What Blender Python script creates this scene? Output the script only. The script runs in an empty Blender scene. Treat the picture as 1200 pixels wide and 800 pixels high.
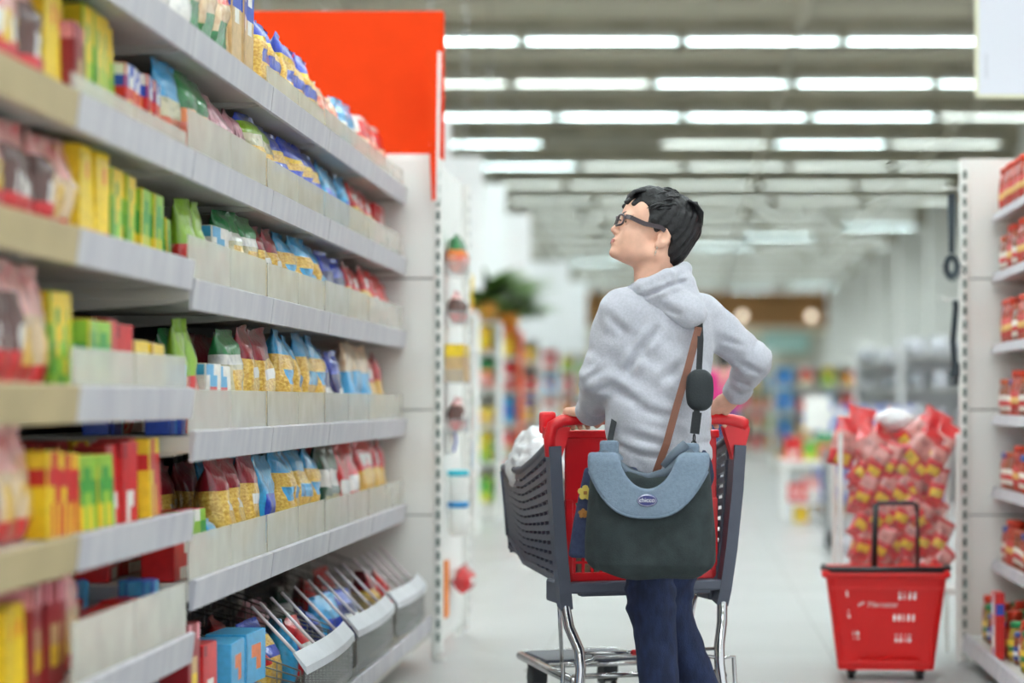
import bpy, bmesh, math, random
import numpy as np
from mathutils import Vector, Matrix, noise

# ------------------------------------------------------------------ camera, world, exposure
S = bpy.context.scene
COL = S.collection
FPX, VX, VY, EYE = 2667.0, 805.0, 470.0, 1.06          # focal length in pixels, vanishing point, eye height
cam_d = bpy.data.cameras.new('camera')
cam = bpy.data.objects.new('camera', cam_d); COL.objects.link(cam)
cam.location = (0, 0, EYE); cam.rotation_euler = (math.pi/2, 0, 0)
cam_d.sensor_width = 36; cam_d.lens = 80.0
cam_d.shift_x = -(VX-600)/1200; cam_d.shift_y = (VY-400)/1200
cam_d.clip_end = 300
cam_d.dof.use_dof = True; cam_d.dof.focus_distance = 6.45; cam_d.dof.aperture_fstop = 1.55
S.camera = cam
S.view_settings.view_transform = 'Standard'; S.view_settings.look = 'None'
S.view_settings.exposure = 0.0; S.view_settings.gamma = 1.0
S.view_settings.use_curve_mapping = False
W_ = bpy.data.worlds.new('world'); S.world = W_; W_.use_nodes = True
W_.node_tree.nodes['Background'].inputs[0].default_value = (0.92, 0.97, 1.0, 1)
W_.node_tree.nodes['Background'].inputs[1].default_value = 1.25
LAMP = 30.0                                              # radiance of a ceiling lamp
S.cycles.max_bounces = 8; S.cycles.transparent_max_bounces = 24
S.cycles.sample_clamp_indirect = 6.0
R = random.Random(7)

# ------------------------------------------------------------------ helpers
def lin(c):
    return tuple((v/255/12.92 if v/255 <= .04045 else ((v/255+.055)/1.055)**2.4) for v in c[:3])
_M = {}
def M(name, col=(200,200,200), rough=.5, metal=0.0, var=0.0, vscale=8.0, col2=None, bump=0.0, bscale=60.0,
      coat=0.0, emit=0.0, stretch=(1,1,1), spec=.5, detail=3.0, ramp=(.35,.65), sheen=0.0):
    if name in _M: return _M[name]
    m = bpy.data.materials.new(name); m.use_nodes = True; nt = m.node_tree; b = nt.nodes['Principled BSDF']
    c = lin(col)
    b.inputs['Base Color'].default_value = (*c, 1); b.inputs['Roughness'].default_value = rough
    b.inputs['Metallic'].default_value = metal; b.inputs['Coat Weight'].default_value = coat
    b.inputs['Coat Roughness'].default_value = .12; b.inputs['Specular IOR Level'].default_value = spec
    if sheen: b.inputs['Sheen Weight'].default_value = sheen
    if emit:
        b.inputs['Emission Color'].default_value = (*c, 1); b.inputs['Emission Strength'].default_value = emit
    if var or col2 is not None or bump:
        tc = nt.nodes.new('ShaderNodeTexCoord'); mp = nt.nodes.new('ShaderNodeMapping')
        mp.inputs['Scale'].default_value = stretch
        nt.links.new(tc.outputs['Object'], mp.inputs[0])
    if var or col2 is not None:
        n = nt.nodes.new('ShaderNodeTexNoise'); n.inputs['Scale'].default_value = vscale; n.inputs['Detail'].default_value = detail
        nt.links.new(mp.outputs[0], n.inputs['Vector'])
        r = nt.nodes.new('ShaderNodeValToRGB')
        c2 = lin(col2) if col2 is not None else tuple(max(0, v*(1-var)) for v in c)
        c1 = c if col2 is not None else tuple(min(1, v*(1+var*.5)) for v in c)
        r.color_ramp.elements[0].color = (*c2, 1); r.color_ramp.elements[1].color = (*c1, 1)
        r.color_ramp.elements[0].position, r.color_ramp.elements[1].position = ramp
        nt.links.new(n.outputs['Fac'], r.inputs[0]); nt.links.new(r.outputs[0], b.inputs['Base Color'])
    if bump:
        n2 = nt.nodes.new('ShaderNodeTexNoise'); n2.inputs['Scale'].default_value = bscale; n2.inputs['Detail'].default_value = 4
        nt.links.new(mp.outputs[0], n2.inputs['Vector'])
        bp = nt.nodes.new('ShaderNodeBump'); bp.inputs['Strength'].default_value = bump; bp.inputs['Distance'].default_value = .01
        nt.links.new(n2.outputs['Fac'], bp.inputs['Height']); nt.links.new(bp.outputs[0], b.inputs['Normal'])
    _M[name] = m; return m
def acrylic(name, col, opacity, rough=.15):
    if name in _M: return _M[name]
    m = bpy.data.materials.new(name); m.use_nodes = True; nt = m.node_tree; b = nt.nodes['Principled BSDF']
    b.inputs['Base Color'].default_value = (*lin(col), 1); b.inputs['Roughness'].default_value = rough
    t = nt.nodes.new('ShaderNodeBsdfTransparent'); mx = nt.nodes.new('ShaderNodeMixShader')
    n = nt.nodes.new('ShaderNodeTexNoise'); n.inputs['Scale'].default_value = 9
    mr = nt.nodes.new('ShaderNodeMapRange'); mr.inputs['To Min'].default_value = opacity*.75; mr.inputs['To Max'].default_value = min(1, opacity*1.25)
    tc = nt.nodes.new('ShaderNodeTexCoord'); nt.links.new(tc.outputs['Object'], n.inputs['Vector'])
    nt.links.new(n.outputs['Fac'], mr.inputs['Value']); nt.links.new(mr.outputs[0], mx.inputs[0])
    nt.links.new(t.outputs[0], mx.inputs[1]); nt.links.new(b.outputs[0], mx.inputs[2])
    nt.links.new(mx.outputs[0], nt.nodes['Material Output'].inputs['Surface'])
    _M[name] = m; return m

def P(px, py, D):                                        # photo pixel at a depth -> point of the place
    return Vector(((px-VX)*D/FPX, D, EYE-(py-VY)*D/FPX))

class MB:                                                # collects shapes into ONE mesh
    def __init__(s): s.v = []; s.f = []; s.m = []; s.sm = []
    def add(s, vs, fs, mi=0, smooth=False):
        b = len(s.v); s.v += [tuple(v) for v in vs]
        for i, f in enumerate(fs):
            s.f.append([b+j for j in f]); s.m.append(mi[i] if isinstance(mi, (list, tuple)) else mi); s.sm.append(smooth)
        return s
    def box(s, lo, hi, mi=0, bev=0.0, mtx=None):
        lo = Vector(lo); hi = Vector(hi)
        bm = bmesh.new(); bmesh.ops.create_cube(bm, size=1)
        for v in bm.verts: v.co = Vector([(lo[k]+hi[k])/2 + v.co[k]*(hi[k]-lo[k]) for k in range(3)])
        if bev:
            bmesh.ops.bevel(bm, geom=list(bm.edges), offset=min(bev, .45*min(abs(hi[k]-lo[k]) for k in range(3))), segments=2, affect='EDGES', profile=.5)
        bm.verts.index_update()
        vs = [(mtx @ v.co if mtx else v.co.copy()) for v in bm.verts]
        s.add(vs, [[v.index for v in f.verts] for f in bm.faces], mi); bm.free(); return s
    def tube(s, pts, r, n=8, mi=0, closed=False, cap=True):
        pts = [Vector(p) for p in pts]; N = len(pts); rr = r if isinstance(r, (list, tuple)) else [r]*N
        vs = []; up = None
        for i, p in enumerate(pts):
            a = pts[(i-1) % N] if (i or closed) else p; c = pts[(i+1) % N] if (i < N-1 or closed) else p
            t = (c-a).normalized() if (c-a).length > 1e-9 else Vector((0,0,1))
            if up is None: up = t.orthogonal().normalized()
            else:
                up = up - t*up.dot(t); up = up.normalized() if up.length > 1e-6 else t.orthogonal().normalized()
            q = t.cross(up)
            for k in range(n):
                an = 2*math.pi*k/n; vs.append(p + (up*math.cos(an)+q*math.sin(an))*rr[i])
        fs = []
        for i in range(N if closed else N-1):
            for k in range(n):
                j = (i+1) % N; fs.append([i*n+k, i*n+(k+1) % n, j*n+(k+1) % n, j*n+k])
        if cap and not closed: fs += [list(range(n))[::-1], [(N-1)*n+k for k in range(n)]]
        return s.add(vs, fs, mi, True)
    def lathe(s, prof, c=(0,0,0), n=16, mi=0, mis=None):
        vs = []; fs = []; ms = []
        for r, z in prof:
            for k in range(n): a = 2*math.pi*k/n; vs.append((c[0]+r*math.cos(a), c[1]+r*math.sin(a), c[2]+z))
        for i in range(len(prof)-1):
            for k in range(n):
                fs.append([i*n+k, i*n+(k+1) % n, (i+1)*n+(k+1) % n, (i+1)*n+k]); ms.append(mis[i] if mis else mi)
        fs += [list(range(n))[::-1], [(len(prof)-1)*n+k for k in range(n)]]; ms += [ms[0], ms[-1]]
        return s.add(vs, fs, ms, True)
    def strip(s, pts, w, t=.004, side=None, mi=0):       # flat band along a path; side = width direction per point
        pts = [Vector(p) for p in pts]; vs = []
        for i, p in enumerate(pts):
            a = pts[max(0, i-1)]; c = pts[min(len(pts)-1, i+1)]; tg = (c-a).normalized()
            sd = Vector(side[i] if isinstance(side, list) else side); sd = (sd-tg*sd.dot(tg)).normalized(); nn = tg.cross(sd)
            for q in ((-1,-1),(1,-1),(1,1),(-1,1)): vs.append(p+sd*(w/2*q[0])+nn*(t/2*q[1]))
        fs = [[i*4+k, i*4+(k+1) % 4, i*4+4+(k+1) % 4, i*4+4+k] for i in range(len(pts)-1) for k in range(4)]
        n = len(pts)-1; fs += [[3,2,1,0], [n*4, n*4+1, n*4+2, n*4+3]]
        return s.add(vs, fs, mi)
    def prism(s, poly, axis, a, b, mi=0):                # polygon in the plane across axis, extruded a..b
        def pt(u, v, w): return {'x': (w,u,v), 'y': (u,w,v), 'z': (u,v,w)}[axis]
        n = len(poly); vs = [pt(u, v, a) for u, v in poly]+[pt(u, v, b) for u, v in poly]
        fs = [list(range(n)), list(range(2*n-1, n-1, -1))]+[[i, (i+1) % n, n+(i+1) % n, n+i][::-1] for i in range(n)]
        return s.add(vs, fs, mi)
    def build(s, name, mats, parent=None, world=False):
        me = bpy.data.meshes.new(name); off = None
        if parent is not None and world:
            off = Vector((0,0,0)); q = parent
            while q is not None: off = off+q.location; q = q.parent
        me.from_pydata([(Vector(v)-off) for v in s.v] if off is not None else s.v, [], s.f)
        for m in (mats if isinstance(mats, (list, tuple)) else [mats]): me.materials.append(m)
        me.polygons.foreach_set('material_index', s.m); me.polygons.foreach_set('use_smooth', s.sm)
        bm = bmesh.new(); bm.from_mesh(me); bmesh.ops.recalc_face_normals(bm, faces=bm.faces); bm.to_mesh(me); bm.free()
        me.update()
        o = bpy.data.objects.new(name, me); COL.objects.link(o)
        if parent is not None: o.parent = parent
        return o
def tag(o, label=None, cat=None, group=None, kind=None):
    if label: o['label'] = label
    if cat: o['category'] = cat
    if group: o['group'] = group
    if kind: o['kind'] = kind
    return o
def thing(name, label, cat, loc=(0,0,0), rz=0.0, group=None):
    o = bpy.data.objects.new(name, None); COL.objects.link(o); o.location = loc; o.rotation_euler = (0,0,rz)
    o.empty_display_size = .05
    return tag(o, label, cat, group)
def struct(name, mb, mats): return tag(mb.build(name, mats), kind='structure')
def copy_tree(o, parent=None):
    c = o.copy(); COL.objects.link(c)
    if parent is not None: c.parent = parent
    for ch in KIDS.get(o.name, []): copy_tree(ch, c)
    return c
KIDS = {}
def kid(p, o): KIDS.setdefault(p.name, []).append(o); return o
_ONES = 'zeroth first second third fourth fifth sixth seventh eighth ninth tenth eleventh twelfth thirteenth fourteenth fifteenth sixteenth seventeenth eighteenth nineteenth'.split()
_TENS = {2:'twent',3:'thirt',4:'fort',5:'fift',6:'sixt',7:'sevent',8:'eight',9:'ninet'}
def nth(n):
    if n < 20: return _ONES[n]
    return _TENS[n//10]+('ieth' if n % 10 == 0 else 'y-'+_ONES[n % 10])

# --- distance-field surfaces (for bodies, cloth, bags)
def surf(fn, lo, hi, h):
    ax = [np.arange(lo[k], hi[k]+h, h, dtype=np.float32) for k in range(3)]
    X, Y, Z = np.meshgrid(*ax, indexing='ij')
    V = fn(X, Y, Z).astype(np.float32); s = V < 0
    nx, ny, nz = V.shape
    cnt = np.zeros((nx-1, ny-1, nz-1), np.int8)
    for i in (0,1):
        for j in (0,1):
            for k in (0,1): cnt += s[i:nx-1+i, j:ny-1+j, k:nz-1+k]
    act = (cnt > 0) & (cnt < 8); I, J, K = np.nonzero(act)
    pos = np.zeros((len(I), 3)); num = np.zeros(len(I))
    cor = [(i,j,k) for i in (0,1) for j in (0,1) for k in (0,1)]
    for a in cor:
        for d in range(3):
            if a[d] == 0:
                b = list(a); b[d] = 1
                va = V[I+a[0], J+a[1], K+a[2]]; vb = V[I+b[0], J+b[1], K+b[2]]
                m = (va < 0) != (vb < 0); t = np.where(m, va/np.where(m, va-vb, 1), 0)
                p = np.array(a, float)[None, :].repeat(len(I), 0); p[:, d] += t
                pos += p*m[:, None]; num += m
    pos = pos/num[:, None] + np.stack([I,J,K], 1)
    pos = pos*h + np.array([ax[0][0], ax[1][0], ax[2][0]])
    idx = -np.ones(act.shape, np.int64); idx[I,J,K] = np.arange(len(I))
    F = []
    for d in range(3):
        sl0 = [slice(None)]*3; sl1 = [slice(None)]*3; sl0[d] = slice(0,-1); sl1[d] = slice(1,None)
        e = s[tuple(sl0)] != s[tuple(sl1)]
        g = np.stack(np.nonzero(e), 1); o1, o2 = [q for q in range(3) if q != d]
        ok = (g[:,o1] > 0) & (g[:,o2] > 0) & (g[:,o1] < V.shape[o1]-1) & (g[:,o2] < V.shape[o2]-1); g = g[ok]
        q = []
        for da, db in ((-1,-1),(0,-1),(0,0),(-1,0)):
            c = g.copy(); c[:,o1] += da; c[:,o2] += db; q.append(idx[c[:,0],c[:,1],c[:,2]])
        q = np.stack(q, 1); inside = s[g[:,0],g[:,1],g[:,2]]
        flip = inside if d != 1 else ~inside
        q[~flip] = q[~flip][:, ::-1]; F.append(q)
    return pos, np.concatenate(F)
def smin(a, b, k=.02):
    h = np.clip(.5+.5*(b-a)/k, 0, 1); return b+(a-b)*h-k*h*(1-h)
def smax(a, b, k=.02): return -smin(-a, -b, k)
def capsule(X, Y, Z, a, b, r0, r1):
    a = np.array(a, float); b = np.array(b, float); d = b-a; L = max(float(d@d), 1e-9)
    t = np.clip(((X-a[0])*d[0]+(Y-a[1])*d[1]+(Z-a[2])*d[2])/L, 0, 1)
    return np.sqrt((X-a[0]-t*d[0])**2+(Y-a[1]-t*d[1])**2+(Z-a[2]-t*d[2])**2)-(r0+t*(r1-r0))
def ellip(X, Y, Z, c, r):
    x, y, z = (X-c[0]), (Y-c[1]), (Z-c[2])
    k0 = np.sqrt((x/r[0])**2+(y/r[1])**2+(z/r[2])**2); k1 = np.sqrt((x/r[0]**2)**2+(y/r[1]**2)**2+(z/r[2]**2)**2)
    return k0*(k0-1)/np.maximum(k1, 1e-6)
def np_obj(name, parts, mats, parent=None, off=(0,0,0), mi=None, smooth=True):
    vs = np.concatenate([p[0] for p in parts]); fs = []; b = 0
    for p in parts: fs.append(p[1]+b); b += len(p[0])
    fs = np.concatenate(fs); vs = vs-np.array(off)
    me = bpy.data.meshes.new(name); me.from_pydata(vs.tolist(), [], fs.tolist())
    for m in (mats if isinstance(mats, (list, tuple)) else [mats]): me.materials.append(m)
    me.polygons.foreach_set('use_smooth', [smooth]*len(me.polygons))
    if mi is not None: me.polygons.foreach_set('material_index', mi)
    bm = bmesh.new(); bm.from_mesh(me); bmesh.ops.recalc_face_normals(bm, faces=bm.faces); bm.to_mesh(me); bm.free()
    me.update(); o = bpy.data.objects.new(name, me); COL.objects.link(o)
    if parent is not None: o.parent = parent
    return o
def text_mb(txt, size, depth=.001):                      # lettering as mesh data, lying in the x-z plane facing -y
    c = bpy.data.curves.new('lettering', 'FONT'); c.body = txt; c.size = size; c.align_x = 'CENTER'; c.align_y = 'CENTER'; c.extrude = depth
    o = bpy.data.objects.new('lettering', c); COL.objects.link(o)
    dg = bpy.context.evaluated_depsgraph_get(); me = o.evaluated_get(dg).to_mesh()
    vs = [(v.co.x, -v.co.z, v.co.y) for v in me.vertices]; fs = [list(p.vertices) for p in me.polygons]
    o.evaluated_get(dg).to_mesh_clear(); bpy.data.objects.remove(o); bpy.data.curves.remove(c)
    return vs, fs

# ------------------------------------------------------------------ the hall
def tile_floor():
    m = bpy.data.materials.new('pale_floor_tiles'); m.use_nodes = True; nt = m.node_tree; b = nt.nodes['Principled BSDF']
    tc = nt.nodes.new('ShaderNodeTexCoord'); br = nt.nodes.new('ShaderNodeTexBrick')
    br.offset = 0; br.inputs['Scale'].default_value = 1.0; br.inputs['Brick Width'].default_value = .6; br.inputs['Row Height'].default_value = .6
    br.inputs['Mortar Size'].default_value = .0035; br.inputs['Mortar Smooth'].default_value = .3
    br.inputs['Color1'].default_value = (*lin((174,174,173)), 1); br.inputs['Color2'].default_value = (*lin((169,169,168)), 1)
    br.inputs['Mortar'].default_value = (*lin((134,134,132)), 1)
    nt.links.new(tc.outputs['Object'], br.inputs['Vector']); nt.links.new(br.outputs['Color'], b.inputs['Base Color'])
    n = nt.nodes.new('ShaderNodeTexNoise'); n.inputs['Scale'].default_value = 1.3; nt.links.new(tc.outputs['Object'], n.inputs['Vector'])
    mr = nt.nodes.new('ShaderNodeMapRange'); mr.inputs['To Min'].default_value = .22; mr.inputs['To Max'].default_value = .4
    nt.links.new(n.outputs['Fac'], mr.inputs['Value']); nt.links.new(mr.outputs[0], b.inputs['Roughness'])
    return m
struct('floor', MB().box((-12,-8,-.1), (9,80,0)), tile_floor())
CEIL = 5.15
m_ceil = M('grey_steel_deck', (196,190,168), .8, var=.25, vscale=.6, stretch=(.4,3,1))
struct('ceiling', MB().box((-12,-8,CEIL), (9,80,CEIL+.15)), m_ceil)
m_beam = M('dull_steel_beam', (178,172,152), .7, var=.2, vscale=2)
nb = 0
for k in range(-3, 27):                                  # roof beams across the hall
    y = 4.6+3.05*k-1.5
    if y > 78: break
    nb += 1
    b = MB(); b.box((-12,y-.09,4.83), (9,y+.09,4.86)); b.box((-12,y-.012,4.86), (9,y+.012,5.11)); b.box((-12,y-.09,5.10), (9,y+.09,5.15))
    struct('ceiling_beam', b, m_beam)
for x in (-7.5,-3.2,1.1,3.6):
    b = MB(); b.tube([(x,-8,4.74),(x,79,4.74)], .045, 8); struct('ceiling_pipe_beam', b, m_beam)
struct('wall_left', MB().box((-12.2,-8,0), (-12,80,CEIL)), M('white_paint_left', (232,232,226), .6, var=.03))
m_white = M('white_paint', (246,247,243), .55, var=.04)
m_cream = M('cream_paint', (226,222,205), .6, var=.06, vscale=1)
m_wood = M('brown_wood_band', (176,128,76), .55, var=.2, vscale=1, stretch=(.3,1,3))
b = MB(); b.box((-12,78,0), (9,78.3,CEIL)); struct('wall_back', b, m_cream)
b = MB(); b.box((-8.5,77.6,3.62), (6.6,78.01,4.95)); struct('trim_1', b, m_wood)
b = MB(); b.box((-8.5,77.5,3.30), (6.6,78.01,3.60)); struct('trim_2', b, M('pale_fascia', (240,236,215), .5, var=.03))
b = MB(); b.box((5.3,24,0), (5.5,78,CEIL)); struct('wall_right', b, m_white)
for i in range(8):
    y = 31.0+6.2*i
    b = MB(); b.box((4.62,y,0), (5.3,y+.55,CEIL), bev=.02); struct('wall_pillar', b, m_white)

# ceiling lamps: rows of fluorescent fittings across the hall; troughs with side lenses hide the tubes from afar
m_lamp = M('lit_tube', (240,252,255), .4, emit=LAMP)
m_lampb = M('bright_tube', (240,252,255), .4, emit=LAMP*1.7)
m_off = M('unlit_tube', (214,216,212), .4, var=.03)
m_hous = M('fitting_enamel', (186,184,172), .45, var=.03)
m_lens = {'bright': M('bright_lens', (206,218,216), .3, emit=.12), 'soft': M('soft_lens', (196,198,190), .3, emit=.03), 'unlit': M('unlit_lens', (168,166,154), .3, var=.03)}
def make_lamp(st):
    t = thing('ceiling_light', 'x', 'ceiling light', (0,0,0))
    b = MB(); b.prism([(-.055,.075),(.055,.075),(.075,.03),(.075,.012),(-.075,.012),(-.075,.03)], 'x', -.77, .77)
    for x in (-.77,.765): b.prism([(-.055,.075),(.055,.075),(.082,-.028),(-.082,-.028)], 'x', x, x+.005)
    kid(t, b.build('housing', m_hous, t))
    b = MB(); b.box((-.745,-.068,-.006), (.745,.068,.012), bev=.004); kid(t, b.build('diffuser', m_off if st == 'unlit' else m_lampb if st == 'bright' else m_lamp, t))
    for s_ in (-1, 1):
        b = MB(); b.prism([(s_*.0755,.022),(s_*.0795,.022),(s_*.088,-.034),(s_*.083,-.034)], 'x', -.765, .765); kid(t, b.build('side_lens', m_lens[st], t))
    for x in (-.5,.5): b = MB(); b.tube([(x,0,.07),(x,0,.42)], .008, 6); kid(t, b.build('hanger', m_hous, t))
    return t
protos = {}
for k in range(-10, 19):
    y = 22.9+3.05*k
    for i in range(9):
        x = 4.0-1.62*i-(.35 if k % 2 else 0); h_ = (k*7+i*3) % 5
        st = 'bright' if k <= 0 or (k == 1 and i < 3) or (k == 2 and 0 < i < 6) or (k == 3 and i in (1,4)) or (k > 3 and (k*5+i*3) % 8 == 0) else 'unlit' if (h_ == 0 and k < 4) or (k == 1 and i > 4) else 'soft'
        if st not in protos: t = protos[st] = make_lamp(st)
        else: t = copy_tree(protos[st])
        t.location = (x, y, 4.71)
        t['label'] = '%s ceiling light, %s from the pillared wall in the %s row %s' % ({'bright':'brightly lit','soft':'softly lit','unlit':'unlit'}[st], nth(i+1), nth(k+1) if k >= 0 else nth(-k), 'down the hall' if k >= 0 else 'overhead')
        t['group'] = 'rows of ceiling lights'
for i, px in enumerate((870, 951)):
    p = P(px, 370, 77.3)
    t = thing('globe_lamp', 'round glowing wall lamp on the brown band, %s the pillared wall' % ('farther from' if i == 0 else 'nearer'), 'lamp', (p.x, 77.58, p.z))
    b = MB(); b.lathe([(.001,-.14),(.085,-.11),(.14,0),(.085,.11),(.001,.14)], (0,-.19,0), 16); b.build('globe', M('warm_globe', (255,246,225), .4, emit=2.2), t)
    b = MB(); b.box((-.06,-.06,-.06), (.06,.02,.06), bev=.01); b.build('bracket', m_hous, t)

# ------------------------------------------------------------------ shelving
m_shelf = M('shelf_enamel', (206,204,196), .5, var=.04)
m_rail = M('ticket_rail', (198,196,199), .4, col2=(182,180,188), vscale=14, stretch=(1,1,.3))
m_tan = M('tan_rail', (182,164,124), .5, var=.12, vscale=5)
m_panel = M('panel_enamel', (246,245,240), .5, var=.03, vscale=2)
m_back = M('shade_dark_back_panel', (34,36,42), .7, var=.2)  # shade deep in the shelves is painted into the panel's colour
m_slot = M('dark_slot', (32,74,60), .7)
m_guard = acrylic('cloudy_acrylic', (228,226,214), .6, .15)
m_clear = acrylic('clear_acrylic', (225,230,228), .22, .08)
m_smoke = acrylic('smoky_acrylic', (112,114,112), .45, .2)
m_chrome = M('chrome', (205,206,208), .16, 1.0, var=.05)
m_wire = M('zinc_wire', (120,118,112), .35, .8)
m_foot = M('white_foot', (230,230,225), .5)
m_shadowgap = M('seam_gap', (90,90,84), .8)
XF = -1.146
BAYS = [(9.28-i*1.0, 8.28-i*1.0) for i in range(6)]
SH_FAR = {'A':1.86, 'B':1.574, 'C':1.275, 'D':.92, 'E':.574}
SH_NEAR = {'A':1.86, 'B':1.574, 'C':1.318, 'D':1.02, 'E':.738, 'F':.455}
ORD = {'A':'top', 'B':'second', 'C':'third', 'D':'fourth', 'E':'fifth', 'F':'sixth'}
SURF = .058
def shelf_bay(i, y1, y0, levels, rail, guards, deck):
    desc = ['pale steel shelf bay beside the white end panel', 'pale steel shelf bay, second from the white end panel',
            'pale steel shelf bay, third from the white end panel', 'pale steel shelf bay, fourth from the white end panel, stopping above the wire-free floor deck',
            'pale steel shelf bay with six close shelves, fifth from the end panel', 'shelf bay with tan price rails, sixth from the end panel'][i]
    t = thing('shelving_bay', desc, 'shelving', (XF, (y0+y1)/2, 0), 0, 'bays of the pasta shelving')
    g = .003
    b = MB(); b.box((-1.66,y0+g,.08), (-1.635,y1-g,2.06)); b.build('back_panel', m_back, t, True)
    b = MB(); b.box((-1.66,y0+g,.0), (-1.62,y0+.035,2.06), bev=.003); b.box((-1.66,y1-.035,0), (-1.62,y1-g,2.06), bev=.003); b.build('upright', m_shelf, t, True)
    b = MB(); b.box((-1.63,y0+g,.10), (deck-.012,y1-g,.15), bev=.004); b.box((-1.63,y0+.03,0), (deck-.12,y0+.06,.10)); b.box((deck-.16,y0+.06,0), (deck-.12,y1-.03,.09))
    bd = b.build('base_deck', m_shelf, t, True)
    b = MB(); b.box((deck-.012,y0+g,.125), (deck,y1-g,.185), bev=.003); b.build('price_rail', rail, bd, True)
    for key, z in levels.items():
        b = MB(); b.box((-1.63,y0+g,z+.02), (XF-.008,y1-g,z+SURF), bev=.003)
        for yy in (y0+.012, y1-.03):                     # brackets under the shelf ends
            b.prism([(-1.63,z+.02),(-1.63,z-.02),(-1.20,z+.012),(-1.16,z+.02)], 'y', yy, yy+.012)
        s = b.build('shelf', m_shelf, t, True)
        b = MB()
        b.prism([(XF-.010,z-.002),(XF-.002,z),(XF+.006,z+.068),(XF-.004,z+.072),(XF-.010,z+.066)], 'y', y0+g, y1-g)
        tk = b.build('price_rail', rail, s, True)
        if key in guards:
            h = guards[key]; b = MB(); n = 2; d = (y1-y0-.02)/n
            for q in range(n):
                b.box((XF-.016,y0+.01+q*d,z+SURF), (XF-.012,y0+.01+(q+1)*d-.008,z+SURF+h))
            b.build('front_guard', m_guard, s, True)
    return t
for i, (y1, y0) in enumerate(BAYS):
    far = i < 4
    gd = [{'A':.08,'B':.10,'C':.11,'D':.11,'E':.11}, {'A':.08,'B':.10,'C':.115,'D':.11,'E':.11}, {'A':.07,'B':.10,'C':.11,'D':.11,'E':.115}, {'B':.11,'C':.115,'D':.11,'E':.115}, {'B':.05,'D':.085,'F':.13}, {}][i]
    shelf_bay(i, y1, y0, SH_FAR if far else SH_NEAR, m_rail if i < 5 else m_tan, gd, -1.04 if i < 3 else -1.10)
# end panels with slotted uprights at the aisle's end
def end_panel(name, label, x0, x1, xs0, xs1):
    t = thing(name, label, 'shelving panel', ((x0+x1)/2, 9.32, 0))
    for za, zb in ((.10,.592),(.597,1.022),(1.027,1.558),(1.563,2.05)):
        b = MB(); b.box((x0,9.295,za), (x1,9.345,zb), bev=.003); b.build('panel', m_panel, t, True)
    b = MB(); b.box((x0+.01,9.305,.1), (x1-.01,9.335,2.04)); b.build('core', m_shadowgap, t, True)
    b = MB(); b.box((xs0,9.285,.03), (xs1,9.35,2.05), bev=.004); u = b.build('upright', m_white, t, True)
    b = MB(); z = .08; xm = (xs0+xs1)/2
    while z < 2.0: b.box((xm-.0065,9.2835,z), (xm+.0065,9.2875,z+.033)); z += .0555
    b.build('slot', m_slot, u, True)
    b = MB(); b.lathe([(.03,0),(.03,.006),(.012,.012),(.008,.05)], (xm,9.318,0), 12); b.lathe([(.03,0),(.03,.006),(.012,.012),(.008,.11)], (x0+.12 if xs0 > x0 else x1-.12,9.318,0), 12)
    b.build('foot', m_foot, t, True)
    return t
end_panel('end_panel', 'white end panel with a slotted upright at the far end of the pasta shelving', -1.70, -1.028, -1.032, -1.0)
end_panel('end_panel', 'white end panel with a slotted upright beside the sauce jar shelves', 1.148, 2.15, 1.118, 1.15)
# red header board with its side flag, standing on the shelving
m_red = M('red_orange_board', (232,62,10), .75, var=.03, spec=.15)
t = thing('header_board', 'large blank orange-red header board above the white end panel', 'sign', (-1.45,9.5,2.06))
b = MB(); b.box((-2.3,9.36,2.05), (-1.0,9.39,2.665), bev=.004); b.build('board', m_red, t, True)
b = MB(); b.box((-2.28,9.34,2.045), (-1.05,9.41,2.075), bev=.004); b.build('base_rail', m_white, t, True)
t = thing('side_flag', 'narrow orange-red flag sign with a white edge hanging in front of the slotted upright', 'sign', (-1.03,9.25,1.9))
b = MB(); b.prism([(-1.066,2.48),(-1.012,2.48),(-1.012,1.872),(-1.036,1.872)], 'y', 9.245, 9.262); b.build('face', m_red, t, True)
b = MB(); b.prism([(-1.012,2.48),(-1.001,2.48),(-1.012,1.868),(-1.038,1.868),(-1.036,1.874),(-1.020,1.876)], 'y', 9.243, 9.275); b.build('edge', m_white, t, True)
b = MB(); b.box((-1.05,9.262,2.1), (-1.03,9.365,2.12)); b.build('bracket', m_white, t, True)

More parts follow.
